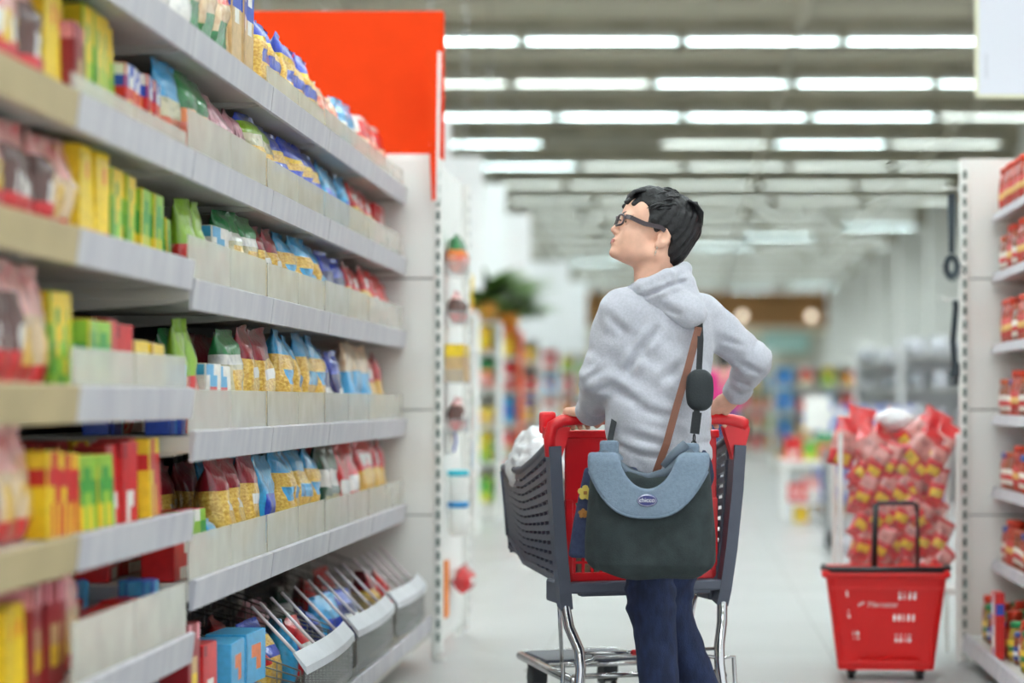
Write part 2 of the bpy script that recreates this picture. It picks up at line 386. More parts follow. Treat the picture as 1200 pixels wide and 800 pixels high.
# sauce shelving opposite
XR = 1.25
SH_R = {1:1.79, 2:1.546, 3:1.258, 4:.97, 5:.678, 6:.38}
for i, (y1, y0) in enumerate(((9.28,8.03),(8.03,6.78))):
    t = thing('shelving_bay', ['white steel shelf bay of sauce jars beside its slotted end panel','white steel shelf bay of sauce jars, second from its end panel'][i], 'shelving', (XR,(y0+y1)/2,0), 0, 'bays of the sauce shelving')
    b = MB(); b.box((1.72,y0+.003,.08), (1.745,y1-.003,2.05)); b.build('back_panel', m_panel, t, True)
    b = MB(); b.box((1.148,y0+.003,.02), (1.72,y1-.003,.095), bev=.004); bd = b.build('base_deck', m_shelf, t, True)
    b = MB(); b.prism([(1.148,.045),(1.120,.05),(1.132,.108),(1.148,.112)], 'y', y0+.003, y1-.003); b.build('price_rail', m_rail, bd, True)
    b = MB(); b.box((1.2,y1-.2,0), (1.24,y1-.16,.05)); b.box((1.2,y0+.1,0), (1.24,y0+.14,.05)); b.build('foot', m_foot, t, True)
    for k, z in SH_R.items():
        b = MB(); b.box((XR+.006,y0+.003,z), (1.72,y1-.003,z+.028), bev=.003)
        for yy in (y0+.012, y1-.03): b.prism([(1.72,z),(1.72,z-.07),(1.32,z-.01),(1.28,z)], 'y', yy, yy+.012)
        s = b.build('shelf', m_shelf, t, True)
        b = MB(); b.prism([(XR+.008,z-.006),(XR-.012,z-.004),(XR,z+.034),(XR+.008,z+.036)], 'y', y0+.003, y1-.003); b.build('price_rail', m_rail, s, True)

# ------------------------------------------------------------------ packets, boxes and jars
m_pasta = M('pasta', (248,212,104), .32, col2=(216,162,58), vscale=70, bump=.5, bscale=70, coat=.7, stretch=(1,1,2))
m_spag = M('spaghetti', (232,192,96), .35, col2=(205,152,58), vscale=60, stretch=(4,4,.1), coat=.6)
def film(name, col, col2=None, vs=30, **k):
    return M('film_'+name, col, .3, col2=col2 if col2 else tuple(int(c*.72) for c in col), vscale=vs, bump=.35, bscale=45, coat=.8, ramp=(.3,.5), **k)
F = dict(blue=film('blue',(38,70,196)), navy=film('navy',(28,40,104)), cyan=film('cyan',(58,168,224)), red=film('red',(216,34,40)), dred=film('dark_red',(150,26,44)),
         green=film('green',(36,132,70)), dgreen=film('dark_green',(22,78,56)), lime=film('lime',(150,196,50)), yellow=film('yellow',(246,206,36)), white=film('white',(240,238,232),(206,206,206)),
         pink=film('pink',(236,176,170),(222,90,90)), beige=film('beige',(222,196,158),(190,140,100)), orange=film('orange',(240,130,50)), brown=film('brown',(96,58,50)),
         redprint=film('red_print',(222,44,40),(246,226,190),34), stripe=film('berry_stripe',(206,150,160),(110,30,50),40,stretch=(3,1,.4)),
         clear=film('clear_pack',(214,206,170),(150,150,110)), salmon=film('salmon',(230,120,96),(236,196,160)), mixed=film('mixed_print',(236,180,60),(206,40,40),26))
F['pasta'] = m_pasta; F['spag'] = m_spag
def bag(name, w, h, t, bands, patch=None, crimp=.06, seed=1, lean=0.0, nu=22, nv=20):
    """pillow packet; bands = [(upper v, colour)], patch = (v0, v1, half width share, colour) printed on the front"""
    cols = []
    def ix(c):
        if c not in cols: cols.append(c)
        return cols.index(c)
    rr = random.Random(seed); o1 = Vector((rr.random()*9, rr.random()*9, rr.random()*9)); b = MB(); vs = []; fs = []; ms = []
    for j in range(nv+1):
        v = j/nv
        inner = min(1, max(0, (v-.01)/(1-crimp-.01)))
        fl = math.sin(math.pi*min(1, inner))**.5 if 0 < inner < 1 else 0
        th = max(.002, t/2*fl*(1.12-.35*v)); hw = w/2*(1-.10*fl*(1-.3*v))*(1+.04*math.sin(v*9+seed))
        for k in range(nu):
            a = 2*math.pi*k/nu; c, s_ = math.cos(a), math.sin(a)
            x = hw*math.copysign(abs(c)**.75, c); y = th*math.copysign(abs(s_)**.85, s_)
            q = Vector((x*14, y*14, v*h*14))+o1; n = noise.noise(q)
            y += (n*.15+noise.noise(q*2.6)*.07)*t*(.4+fl)*(1 if s_ >= 0 else -1)*abs(s_); x += noise.noise(q*.7)*.05*w*(.3+v*.7)
            y += lean*v*v*h + (noise.noise(Vector((x*25, 3.1, v*5))+o1)*.012 if v > 1-crimp*1.6 else 0)
            vs.append((x, y, v*h+noise.noise(Vector((x*9, 7.7, 1))+o1)*.012*v))
    for j in range(nv):
        vm = (j+.5)/nv; col = next(c for u, c in bands if vm <= u+1e-6)
        for k in range(nu):
            a = 2*math.pi*(k+.5)/nu; c_ = col
            if patch and patch[0] < vm < patch[1] and math.sin(a) < -.3 and abs(math.cos(a)) < patch[2]: c_ = patch[3]
            fs.append([j*nu+k, j*nu+(k+1) % nu, (j+1)*nu+(k+1) % nu, (j+1)*nu+k]); ms.append(ix(c_))
    fs += [list(range(nu))[::-1], [nv*nu+k for k in range(nu)]]; ms += [ms[0], ms[-1]]
    b.add(vs, fs, ms, True)
    return b.build(name, [F[c] for c in cols])
_PC = {}
def pm(col):
    k = 'print_%d_%d_%d' % col
    return M(k, col, .38, var=.12, vscale=40, coat=.3)
def carton(name, w, h, d, rows, nx=6):
    """printed carton; rows from the bottom = strings of colour letters across the front"""
    L = dict(r=(212,36,36), y=(248,212,40), g=(60,160,60), G=(150,200,60), w=(242,240,232), b=(40,80,190), c=(70,170,220), o=(238,120,40), p=(236,150,160), n=(90,56,44), t=(214,180,130), k=(40,40,48), d=(150,24,36))
    mats = []; b = MB()
    def ix(c):
        m = pm(L[c])
        if m not in mats: mats.append(m)
        return mats.index(m)
    base = rows[0][0]
    b.box((-w/2,-d/2,0), (w/2,d/2,h), ix(base), bev=.0025)
    z = 0; n = len(rows)
    for i, r_ in enumerate(rows):                        # printed panels wrap front and both sides
        za, zb = h*i/n+(.002 if i == 0 else 0), h*(i+1)/n-(.002 if i == n-1 else 0); k = len(r_)
        for j, c in enumerate(r_):
            xa, xb = -w/2+.003+(w-.006)*j/k, -w/2+.003+(w-.006)*(j+1)/k; e = .0012
            b.add([(xa,-d/2-e,za),(xb,-d/2-e,za),(xb,-d/2-e,zb),(xa,-d/2-e,zb)], [[0,1,2,3]], ix(c))
        for sx, c in ((-1, r_[0]), (1, r_[-1])):
            x = sx*(w/2+.0012); b.add([(x,-d/2+.003,za),(x,d/2-.003,za),(x,d/2-.003,zb),(x,-d/2+.003,zb)], [[0,1,2,3]], ix(c))
    return b.build(name, mats)
def K_bag(*a, **k):
    def f(v=0): q = dict(k); q['seed'] = q.get('seed', 1)+100*v; return bag(*a, **q)
    return f
def K_box(*a, **k): return lambda v=0: carton(*a, **k)
# kind: (builder, width, description, category)
KIND = {
 'goldblue': (K_bag('pasta_bag',.20,.24,.10,[(.70,'pasta'),(.76,'yellow'),(1,'blue')],(.46,.62,.75,'blue'),seed=3), .20, 'gold pasta bag with blue top', 'pasta bag'),
 'goldcyan': (K_bag('pasta_bag',.21,.24,.11,[(.74,'pasta'),(1,'cyan')],(.44,.58,.5,'cyan'),seed=4), .21, 'gold pasta bag with light blue top', 'pasta bag'),
 'goldred': (K_bag('pasta_bag',.20,.23,.10,[(.72,'pasta'),(1,'dred')],(.50,.62,.40,'white'),seed=5), .20, 'gold pasta bag with dark red top', 'pasta bag'),
 'goldgreen': (K_bag('pasta_bag',.20,.24,.10,[(.66,'clear'),(.74,'white'),(1,'green')],(.3,.6,.5,'pasta'),seed=6), .20, 'clear pasta bag with green top', 'pasta bag'),
 'goldwhite': (K_bag('pasta_bag',.20,.25,.11,[(.5,'pasta'),(.75,'clear'),(.88,'lime'),(1,'blue')],(.25,.6,.6,'pasta'),seed=8), .2, 'gold pasta bag with lime top', 'pasta bag'),
 'redgold': (K_bag('pasta_bag',.19,.21,.09,[(.58,'pasta'),(1,'red')],(.66,.78,.5,'white'),seed=9), .19, 'gold pasta bag with bright red top', 'pasta bag'),
 'redbag': (K_bag('pasta_bag',.18,.20,.10,[(1,'red')],(.35,.55,.6,'white'),seed=10), .18, 'bright red bag', 'food bag'),
 'navybag': (K_bag('pasta_bag',.18,.20,.10,[(.7,'navy'),(1,'blue')],(.3,.5,.5,'white'),seed=11), .18, 'dark navy bag', 'food bag'),
 'bluebag': (K_bag('pasta_bag',.19,.22,.10,[(1,'cyan')],(.3,.6,.6,'blue'),seed=12), .19, 'bright blue bag', 'food bag'),
 'bluewhite': (K_bag('pasta_bag',.18,.19,.09,[(.66,'cyan'),(1,'beige')],(.1,.3,.5,'white'),seed=13), .18, 'blue bag with beige top', 'food bag'),
 'cyanbag': (K_bag('pasta_bag',.15,.22,.08,[(.25,'clear'),(1,'cyan')],(.4,.6,.6,'white'),seed=14), .15, 'slim light blue bag', 'food bag'),
 'beigebag': (K_bag('pasta_bag',.2,.20,.10,[(1,'beige')],(.4,.7,.6,'salmon'),seed=15), .2, 'beige bag with salmon print', 'food bag'),
 'redwhite': (K_bag('pasta_bag',.18,.23,.09,[(.35,'clear'),(.7,'redprint'),(1,'white')],(.62,.9,.7,'red'),seed=16), .18, 'red and white patterned bag', 'food bag'),
 'greenred': (K_bag('pasta_bag',.2,.26,.11,[(.3,'green'),(.55,'beige'),(1,'redprint')],(.1,.4,.35,'green'),seed=17), .2, 'red patterned bag with green base', 'food bag'),
 'whitepink': (K_bag('pasta_bag',.19,.24,.1,[(.5,'white'),(1,'pink')],None,seed=18), .19, 'white and pink bag', 'food bag'),
 'stripebag': (K_bag('pasta_bag',.2,.20,.12,[(1,'stripe')],None,seed=19), .2, 'berry red striped bag', 'food bag'),
 'orangesac': (K_bag('sachet',.17,.24,.08,[(.45,'salmon'),(.62,'orange'),(1,'green')],(.1,.4,.5,'pink'),seed=20), .17, 'salmon sachet with green top', 'sachet'),
 'bluesac': (K_bag('sachet',.15,.27,.06,[(.4,'salmon'),(.6,'clear'),(1,'cyan')],None,seed=21), .15, 'salmon sachet with tall blue top', 'sachet'),
 'tallsac': (K_bag('sachet',.13,.27,.06,[(.36,'red'),(.55,'white'),(1,'pink')],(.3,.55,.4,'yellow'),seed=22,crimp=.1), .13, 'tall pink sachet with red base', 'sachet'),
 'beigesac': (K_bag('sachet',.13,.28,.06,[(.2,'red'),(.62,'beige'),(1,'pink')],(.22,.5,.45,'pasta'),seed=23,crimp=.1), .13, 'tall beige sachet with pink top', 'sachet'),
 'brownsac': (K_bag('sachet',.12,.26,.07,[(.3,'red'),(.75,'brown'),(1,'pink')],(.3,.5,.45,'white'),seed=24,crimp=.1), .12, 'tall brown sachet with red base', 'sachet'),
 'greensac': (K_bag('sachet',.13,.19,.06,[(.5,'redprint'),(1,'lime')],None,seed=25), .13, 'small red sachet with lime top', 'sachet'),
 'dgreenbag': (K_bag('pasta_bag',.18,.21,.1,[(.5,'dgreen'),(.7,'white'),(1,'dgreen')],(.15,.4,.4,'clear'),seed=26), .18, 'dark green bag with white band', 'food bag'),
 'lentil': (K_bag('pasta_bag',.18,.16,.1,[(.7,'lime'),(1,'green')],None,seed=27), .18, 'low lime green bag', 'food bag'),
 'spag': (K_box('spaghetti_box',.085,.29,.05,['tttt','tttt','tttt','tttt','twwt','bbbb','bwwb','bbbb']), .085, 'tall spaghetti box with blue top', 'box'),
 'redspag': (K_box('spaghetti_box',.07,.20,.05,['rrrr','rwwr','rrrr','rrrr','rwwr','rrrr']), .07, 'tall narrow red spaghetti box', 'box'),
 'ybox': (K_box('carton',.10,.24,.06,['yyyo','yyyy','yyyy','yyyy','yyoy','yyyy']), .10, 'tall plain yellow carton', 'box'),
 'ygbox': (K_box('carton',.11,.20,.06,['GGgG','gGGy','gyGG','GyyG','ygyy','yyyy']), .11, 'green and yellow carton', 'box'),
 'wbbox': (K_box('carton',.12,.16,.08,['roor','rorr','ryrr','rrro','bwwb','wbbw']), .12, 'red carton with blue and white top', 'box'),
 'redbox': (K_box('carton',.13,.16,.07,['rwrr','rwwr','rrrr','rrrr','drrr']), .13, 'bright red carton', 'box'),
 'redyel': (K_box('carton',.11,.15,.07,['yryr','yryr','yyrr','rrrr','yrry']), .11, 'red and yellow carton', 'box'),
 'grnbox': (K_box('carton',.12,.15,.07,['yGyG','yGyG','gGGg','gggg','GggG','GGGG']), .12, 'lime green carton with yellow base', 'box'),
 'tanbox': (K_box('carton',.14,.11,.08,['ttyt','tpyt','yyyy']), .14, 'low tan and yellow carton', 'box'),
 'redwbox': (K_box('carton',.15,.17,.08,['wrrr','rwrw','rrwr','wrrw','wccw','ccww']), .15, 'red and white carton with blue top', 'box'),
 'bluebox': (K_box('carton',.09,.17,.06,['bbbc','bbcb','bccc','cccc']), .09, 'small blue carton', 'box'),
 'greenredbox': (K_box('carton',.16,.14,.08,['rwwr','rrrr','rrwr','gGGg','GGwG']), .16, 'red carton with lime green top', 'box'),
 'cyanbox': (K_box('carton',.19,.15,.11,['cccc','ccoc','cooc','cccc']), .19, 'sky blue carton with orange patch', 'box'),
 'lowred': (K_box('carton',.16,.10,.09,['rrrr','rpwr','rrrr']), .16, 'low red carton', 'box'),
 'dredbox': (K_box('carton',.10,.22,.07,['dddd','dyyd','dttd','dddd','pddp']), .10, 'dark red carton with tan window', 'box'),
 'clearcup': (K_bag('food_bag',.16,.13,.1,[(.6,'clear'),(1,'cyan')],None,seed=31), .16, 'crumpled clear bag with blue top', 'food bag'),
}
PROTO = {}; HTS = {}
def place(kind, loc, rz, label, group, sx=1.0, sz=1.0, tilt=0.0, room=None):
    vr = R.randrange(3); ky = (kind, vr)
    if ky not in PROTO: o = PROTO[ky] = KIND[kind][0](vr); HTS[ky] = max(v.co.z for v in o.data.vertices)
    else: o = PROTO[ky].copy(); COL.objects.link(o)
    if room: sz = min(sz, room/HTS[ky])
    o.location = loc; o.rotation_euler = (tilt, 0, rz); o.scale = (sx, 1, sz)
    return tag(o, label, KIND[kind][3], group)
def Ypx(px): return 3120/(805-px)
BAGS = ('goldblue','goldcyan','goldred','goldgreen','goldwhite','redgold','redbag','navybag','bluebag','bluewhite','dgreenbag','greensac','orangesac')
BAGH = {'goldred':.23,'redgold':.21,'redbag':.20,'navybag':.20,'bluebag':.22,'bluewhite':.19,'dgreenbag':.21,'greensac':.19,'goldwhite':.25}
def shelf_row(key, entries, back=False):
    """entries from the end panel towards the near end: (pixel right, pixel left, kind, count[, height factor])"""
    c = 0; cb = 0
    for e in entries:
        xa, xb, kind, n = e[:4]; sz = e[4] if len(e) > 4 else 1.0
        ya, yb = min(9.22, Ypx(xa)), max(3.35, Ypx(xb))
        if yb > ya: ya, yb = yb, ya
        p = (ya-yb)/n; w = KIND[kind][1]; sx = max(.75, min(1.2, p/w*.97))
        for i in range(n):
            y = ya-(i+.5)*p
            if abs(y-5.28) < .09 or (key == 'F' and y > 5.19): y = 5.37 if y > 5.28 and key != 'F' else 5.19
            lv = SH_FAR if y > 5.28 else SH_NEAR; z = lv[key]+SURF+.002; c += 1
            up = [q for q in lv.values() if q > lv[key]+.01]; room = (min(up)+.002-z) if up else .5
            x = XF-.098+R.uniform(-.012,.008)
            if kind in BAGS and e[3:] and y > 5.28 and key in 'CDE': sz = room*.97/BAGH.get(kind,.24)*min(1, .55+.45*(e[4] if len(e) > 4 else 1))
            elif kind in BAGS and key == 'B' and y > 5.28: sz = 1.12*(e[4] if len(e) > 4 else 1)
            place(kind, (x, y, z), math.pi/2+R.uniform(-.14,.14), '%s, %s from end panel on %s pasta shelf' % (KIND[kind][2], nth(c), ORD[key]),
                  'packets on the %s pasta shelf' % ORD[key], sx, sz*R.uniform(.96,1.04), R.uniform(-.05,.03), room)
            if back:
                cb += 1
                place(kind, (x-.16+R.uniform(-.01,.01), y+R.uniform(-.02,.02), z), math.pi/2+R.uniform(-.14,.14), '%s, %s from end panel, back row, %s pasta shelf' % (KIND[kind][2], nth(cb), ORD[key]),
                      'back row on the %s pasta shelf' % ORD[key], sx, sz*R.uniform(.92,1.02), R.uniform(-.05,.03), room-.01)
shelf_row('A', [(468,440,'redwhite',3),(432,412,'cyanbag',2),(412,385,'beigebag',3),(385,320,'goldblue',5,1.02),(318,284,'spag',4,1.1),(284,238,'greenred',3,1.15),(238,185,'whitepink',3),(185,100,'whitepink',3,1.1),(100,30,'tallsac',3)])
shelf_row('B', [(470,452,'redspag',6),(452,426,'redgold',3,1.02),(424,390,'bluebag',3,1.0),(388,338,'goldblue',4,.92),(337,306,'goldwhite',2,1.15),(305,266,'stripebag',3),(266,236,'orangesac',2),(234,212,'bluesac',1),(212,164,'wbbox',4,.95),(164,124,'ygbox',4,1.15),(122,104,'dredbox',1,.8),(108,84,'ybox',2,1.1),(84,62,'brownsac',1),(62,-5,'tallsac',4,.95),(-5,-60,'brownsac',3)])
shelf_row('C', [(470,446,'redbag',4,.85),(446,424,'redgold',3,.95),(424,396,'navybag',3,.95),(394,352,'goldcyan',4,.95),(350,320,'goldred',2,1.0),(318,290,'goldgreen',2,1.0),(289,270,'redwbox',1,1.05),(268,246,'greensac',2,1.15),(226,182,'grnbox',4,1.0),(180,152,'ygbox',2,.85),(150,118,'ybox',3,.92),(116,92,'beigesac',2),(90,40,'brownsac',4,.95),(40,-10,'tallsac',4),(-10,-60,'beigesac',2)])
shelf_row('D', [(466,446,'redgold',2,.8),(446,418,'bluewhite',3,1.0),(414,394,'navybag',2,.8),(396,342,'goldcyan',4,1.0),(340,306,'goldred',2,1.05),(304,288,'goldgreen',1,1.0),(288,262,'redwbox',2,1.0),(260,240,'greensac',2,1.0),(240,222,'bluebox',2,1.0),(220,180,'tanbox',3,1.0),(178,150,'redbox',2,.95),(148,122,'grnbox',2,.95),(120,94,'ygbox',2,1.0),(92,60,'beigesac',2,.95),(58,20,'brownsac',3,.95),(20,-60,'tallsac',5,.95)], True)
shelf_row('E', [(468,436,'redgold',4,1.0),(434,414,'redbag',2,1.0),(412,388,'dgreenbag',2,1.0),(388,344,'goldcyan',4,1.0),(343,320,'bluebag',1,.95),(320,278,'goldred',3,1.0),(276,262,'clearcup',1),(260,222,'greenredbox',2,1.1),(220,190,'redyel',2,1.15),(188,152,'redbox',3,1.1),(150,118,'grnbox',3,1.05),(116,80,'redyel',3,1.1),(78,40,'beigesac',3,.9),(38,-10,'brownsac',3,.95),(-10,-60,'tallsac',3)], True)
shelf_row('F', [(228,200,'bluebox',3,.8),(198,130,'lowred',5,1.0),(128,104,'beigesac',2,.8),(100,60,'dredbox',4,.9),(58,20,'ybox',3,.75),(18,-60,'dredbox',6,.9)], True)
# packets on the floor deck of the nearer bays
c = 0
for y, kind, sz in ((6.05,'cyanbox',1),(5.80,'cyanbox',1.05),(5.56,'greenredbox',1.1),(5.37,'redwbox',1.0),(5.1,'lowred',1.2),(4.9,'lowred',1.1),(4.68,'dredbox',.9),(4.5,'ybox',.9),(4.3,'dredbox',.9)):
    for back in (0, 1):
        c += 1
        place(kind, (-1.20-.2*back, y, .152), math.pi/2+R.uniform(-.08,.08), '%s on floor deck, %s' % (KIND[kind][2], ('front row, %s from wire baskets' if not back else 'back row, %s from wire baskets') % nth(c//2+(c % 2))), 'packets on the floor deck', 1, sz)
for q, (y, kind) in enumerate(((6.05,'cyanbox'),(5.80,'cyanbox'),(5.56,'redbox'),(5.38,'dredbox'),(6.05,'dgreenbag'),(5.82,'stripebag'),(5.5,'stripebag'))):
    place(kind, (-1.20 if q < 4 else -1.40, y, .152+(.168 if q == 2 else .157 if q < 2 else .18 if q == 3 else .158)+.006), math.pi/2+R.uniform(-.08,.08), '%s on top of floor deck cartons, %s' % (KIND[kind][2], '%s from wire baskets' % nth(q+1) if q < 4 else 'back row, %s' % nth(q-3)), 'upper packets of the floor deck', 1, .9)
# ------------------------------------------------------------------ wire baskets along the floor deck
def wire_basket(i, y1, y0):
    t = thing('wire_basket', ['low wire basket with a smoky front beside the white end panel','low wire basket with a smoky front, second from the end panel','low wire basket with a smoky front, third from the end panel'][i], 'basket', (-1.25,(y0+y1)/2,.187), 0, 'wire baskets under the pasta shelves')
    xb, xf = -1.60, -1.075; zb, zf = .50, .31; b = MB()
    n = 14
    for k in range(n+1):                                 # back, floor and front verticals
        y = y0+.02+(y1-y0-.04)*k/n; b.tube([(xb,y,zb),(xb,y,.20),(xf,y,.20),(xf,y,zf)], .0022, 4)
    for k in range(7): z = .20+(zb-.20)*k/6; b.tube([(xb,y0+.02,z),(xb,y1-.02,z)], .0026, 4)
    for yy in (y0+.02, y1-.02):
        for k in range(9):
            x = xb+(xf-xb)*k/8; b.tube([(x,yy,.20),(x,yy,zb+(zf-zb)*k/8)], .0022, 4)
        for k in range(6):
            f = (k+1)/6; b.tube([(xb,yy,.20+(zb-.2)*f),(xf,yy,.20+(zf-.2)*f)], .0028, 4)
    b.build('wire_frame', m_wire, t, True)
    b = MB(); L = y1-y0-.03; N = 8; pts = []
    for k in range(N+1): f = k/N; pts.append((-1.062+.018*math.sin(math.pi*f), y0+.015+L*f))
    vs = [(x,y,z) for x, y in pts for z in (.19,.325)]; b.add(vs, [[2*k,2*k+1,2*k+3,2*k+2] for k in range(N)], 0, True)
    vs = [(x-.003,y,z) for x, y in pts for z in (.19,.325)]; b.add(vs, [[2*k,2*k+2,2*k+3,2*k+1] for k in range(N)], 0, True)
    b.build('front_plate', m_smoke, t, True)
    b = MB()
    vs = []
    for x, y in pts: vs += [(x+.006,y,.300),(x+.004,y,.322),(x-.030,y,.362),(x-.034,y,.358)]
    b.add(vs, [[4*k+q,4*k+4+q,4*k+4+(q+1) % 4,4*k+(q+1) % 4] for k in range(N) for q in range(4)]+[[0,1,2,3],[4*N+3,4*N+2,4*N+1,4*N]], 0)
    b.build('ticket_strip', M('curled_ticket_paper', (206,208,212), .45, var=.1, vscale=6, bump=.2, bscale=12), t, True)
    for k in range(5):                                   # divider rods leaning over the packets
        y = y0+.12+(y1-y0-.2)*k/4.2+R.uniform(-.03,.03)
        b = MB(); b.tube([(-1.095,y,.33),(-1.24,y+.03,.475)], .0055, 6); b.build('divider_rod', M('white_rod', (235,225,230), .25, coat=.5), t, True)
for i, (y1, y0) in enumerate(BAYS[:3]):
    wire_basket(i, y1-.03, y0+.03)
c = 0
for y, kind, x, z in ((9.0,'redbag',-1.2,.205),(8.78,'redgold',-1.22,.205),(8.55,'goldred',-1.2,.205),(8.05,'navybag',-1.2,.205),(7.85,'navybag',-1.22,.205),(7.63,'bluebag',-1.2,.205),(7.45,'navybag',-1.21,.205),
                      (7.05,'redbag',-1.2,.205),(6.86,'bluebag',-1.21,.205),(6.62,'goldblue',-1.22,.205),(6.42,'redgold',-1.2,.205),(9.02,'redbag',-1.42,.21),(8.6,'redbag',-1.42,.21),(8.05,'dgreenbag',-1.42,.21),(7.6,'stripebag',-1.42,.21),(7.05,'redbag',-1.42,.21),(6.6,'stripebag',-1.42,.21)):
    c += 1
    place(kind, (x, y, z), math.pi/2+R.uniform(-.4,.4), '%s in %s wire basket, %s' % (KIND[kind][2], 'end' if y > 8.3 else 'middle' if y > 7.3 else 'nearest', ('front, %s from end panel' % nth(c)) if x > -1.3 else ('back, %s from end panel' % nth(c-11))), 'packets in the wire baskets', 1, .95, R.uniform(-.35,-.1))

# ------------------------------------------------------------------ jars
m_glass = M('jar_glass', (200,70,40), .1, col2=(150,36,24), vscale=40, coat=1.0)
m_glass2 = M('jar_pickle', (150,150,60), .1, col2=(180,120,50), vscale=50, coat=1.0)
m_glass3 = M('jar_brown', (120,60,40), .1, col2=(160,80,40), vscale=50, coat=1.0)
JAR = {}
def jar(kind):
    if kind in JAR: return copy_tree(JAR[kind])
    lid, lab, body, r, h = {'redlid':((214,60,30),'redlab',m_glass,.036,.18), 'bluelid':((40,80,160),'whitelab',m_glass,.034,.145), 'greenlid':((40,140,80),'yellab',m_glass2,.042,.15),
                            'goldlid':((200,90,50),'whitelab',m_glass3,.034,.15), 'bluesmall':((50,80,150),'bluelab',m_glass3,.033,.12)}[kind]
    t = thing('sauce_jar', 'x', 'jar')
    b = MB(); b.lathe([(r*.8,0),(r*.97,.006),(r,.02),(r,h*.62),(r*.93,h*.74),(r*.78,h*.83),(r*.76,h*.88)], n=14); kid(t, b.build('glass', body, t))
    b = MB(); b.lathe([(r*.84,h*.86),(r*.88,h*.87),(r*.88,h*.97),(r*.8,h)], n=14); kid(t, b.build('lid', M('lid_'+kind, lid, .3, .3, var=.1), t))
    b = MB()
    for z0, z1, mi in ((.16,.56,0),(.28,.42,1)):
        e = .0008+.0007*mi; b.lathe([(r+e-.0008,h*z0),(r+e,h*z0+.001),(r+e,h*z1-.001),(r+e-.0008,h*z1)], n=14, mi=mi)
    cols = {'redlab':((196,44,34),(236,190,110)), 'whitelab':((238,232,220),(200,40,40)), 'yellab':((236,200,60),(60,130,60)), 'bluelab':((50,70,150),(236,236,236))}[lab]
    kid(t, b.build('label', [pm(cols[0]), pm(cols[1])], t))
    JAR[kind] = t; return t
JN = {'redlid':'red sauce jar with red lid', 'bluelid':'red sauce jar with blue lid', 'greenlid':'wide pickle jar with green lid', 'goldlid':'brown jar with copper lid', 'bluesmall':'small jar with blue label and lid'}
kinds_by = {1:['redlid'], 2:['goldlid','redlid'], 3:['redlid','redlid','goldlid'], 4:['goldlid','bluelid','redlid'], 5:['bluelid','goldlid','redlid'], 6:['bluelid','redlid','goldlid'], 7:['redlid','greenlid','bluesmall','goldlid']}
SN = {1:'top',2:'second',3:'third',4:'fourth',5:'fifth',6:'sixth',7:'lowest'}
for k in range(1, 8):
    z = SH_R[k]+.03 if k < 7 else .097
    xf = XR+.05 if k < 7 else 1.228
    for rowi in range(2):
        for i in range(27 if rowi == 0 else 14):
            y = 9.2-.088*i
            kd = kinds_by[k][(i//2) % len(kinds_by[k])] if k < 7 else kinds_by[7][(i+rowi) % 4]
            t = jar(kd); t.location = (xf+.09*rowi+R.uniform(-.006,.006), y+R.uniform(-.004,.004), z); t.rotation_euler = (0,0,R.uniform(0,6))
            t['label'] = '%s, %s from end panel, %s row, %s sauce shelf' % (JN[kd], nth(i+1), 'front' if rowi == 0 else 'back', SN[k])
            t['group'] = 'jars on the %s sauce shelf' % SN[k]
t = thing('tall_carton', 'tall red and blue carton among the jars on the lowest sauce shelf', 'box', (1.165,8.52,.097), -math.pi/2)
o = carton('carton_body', .12, .25, .035, ['rrbr','rwwr','rbwr','rrrr','bwrb','rrpr']); o.parent = t

# ------------------------------------------------------------------ shopping trolley
m_grey = M('slate_plastic', (84,88,102), .42, var=.06, vscale=20)
m_cred = M('trolley_red', (226,28,38), .32, var=.05, coat=.3)
m_tyre = M('dark_rubber', (42,44,48), .6)
CA = math.radians(18); CR = Vector((-.12, 6.72, 0))
ch = Vector((math.cos(CA), math.sin(CA), 0)); cf = Vector((-math.sin(CA), math.cos(CA), 0))
def CW(lx, ly, z): return CR+ch*lx+cf*ly+Vector((0,0,z))
cart = thing('shopping_trolley', 'grey shopping trolley with red child seat flap, pushed by the woman in the hoodie', 'shopping trolley', CR, CA)
def quad_grid(b, c00, c10, c11, c01, nu, nv, w, d, slant=0.0, mi=0):     # lattice of bars over a four-cornered face
    c00, c10, c11, c01 = map(Vector, (c00, c10, c11, c01)); nrm = (c10-c00).cross(c01-c00).normalized()
    def q(u, v): return (c00*(1-u)+c10*u)*(1-v)+(c01*(1-u)+c11*u)*v
    for i in range(nu+1):
        u = i/nu; pts = [q(min(1, max(0, u+slant*(v/6-.5)/nu)), v/6) for v in range(7)]
        b.strip(pts, w, d, side=(c10-c00).normalized(), mi=mi)
    for j in range(nv+1):
        v = j/nv; b.strip([q(u/6, v) for u in range(7)], w, d*.8, side=(c01-c00).normalized(), mi=mi)
rb, rt, fb, ft = .235, .275, .195, .215                   # half widths: rear bottom/top, front bottom/top
LEN = .90
def side_z(y):                                           # scooped top edge
    f = y/LEN; return .965-.125*min(1, (f/.62))**.75 if f > 0 else .965
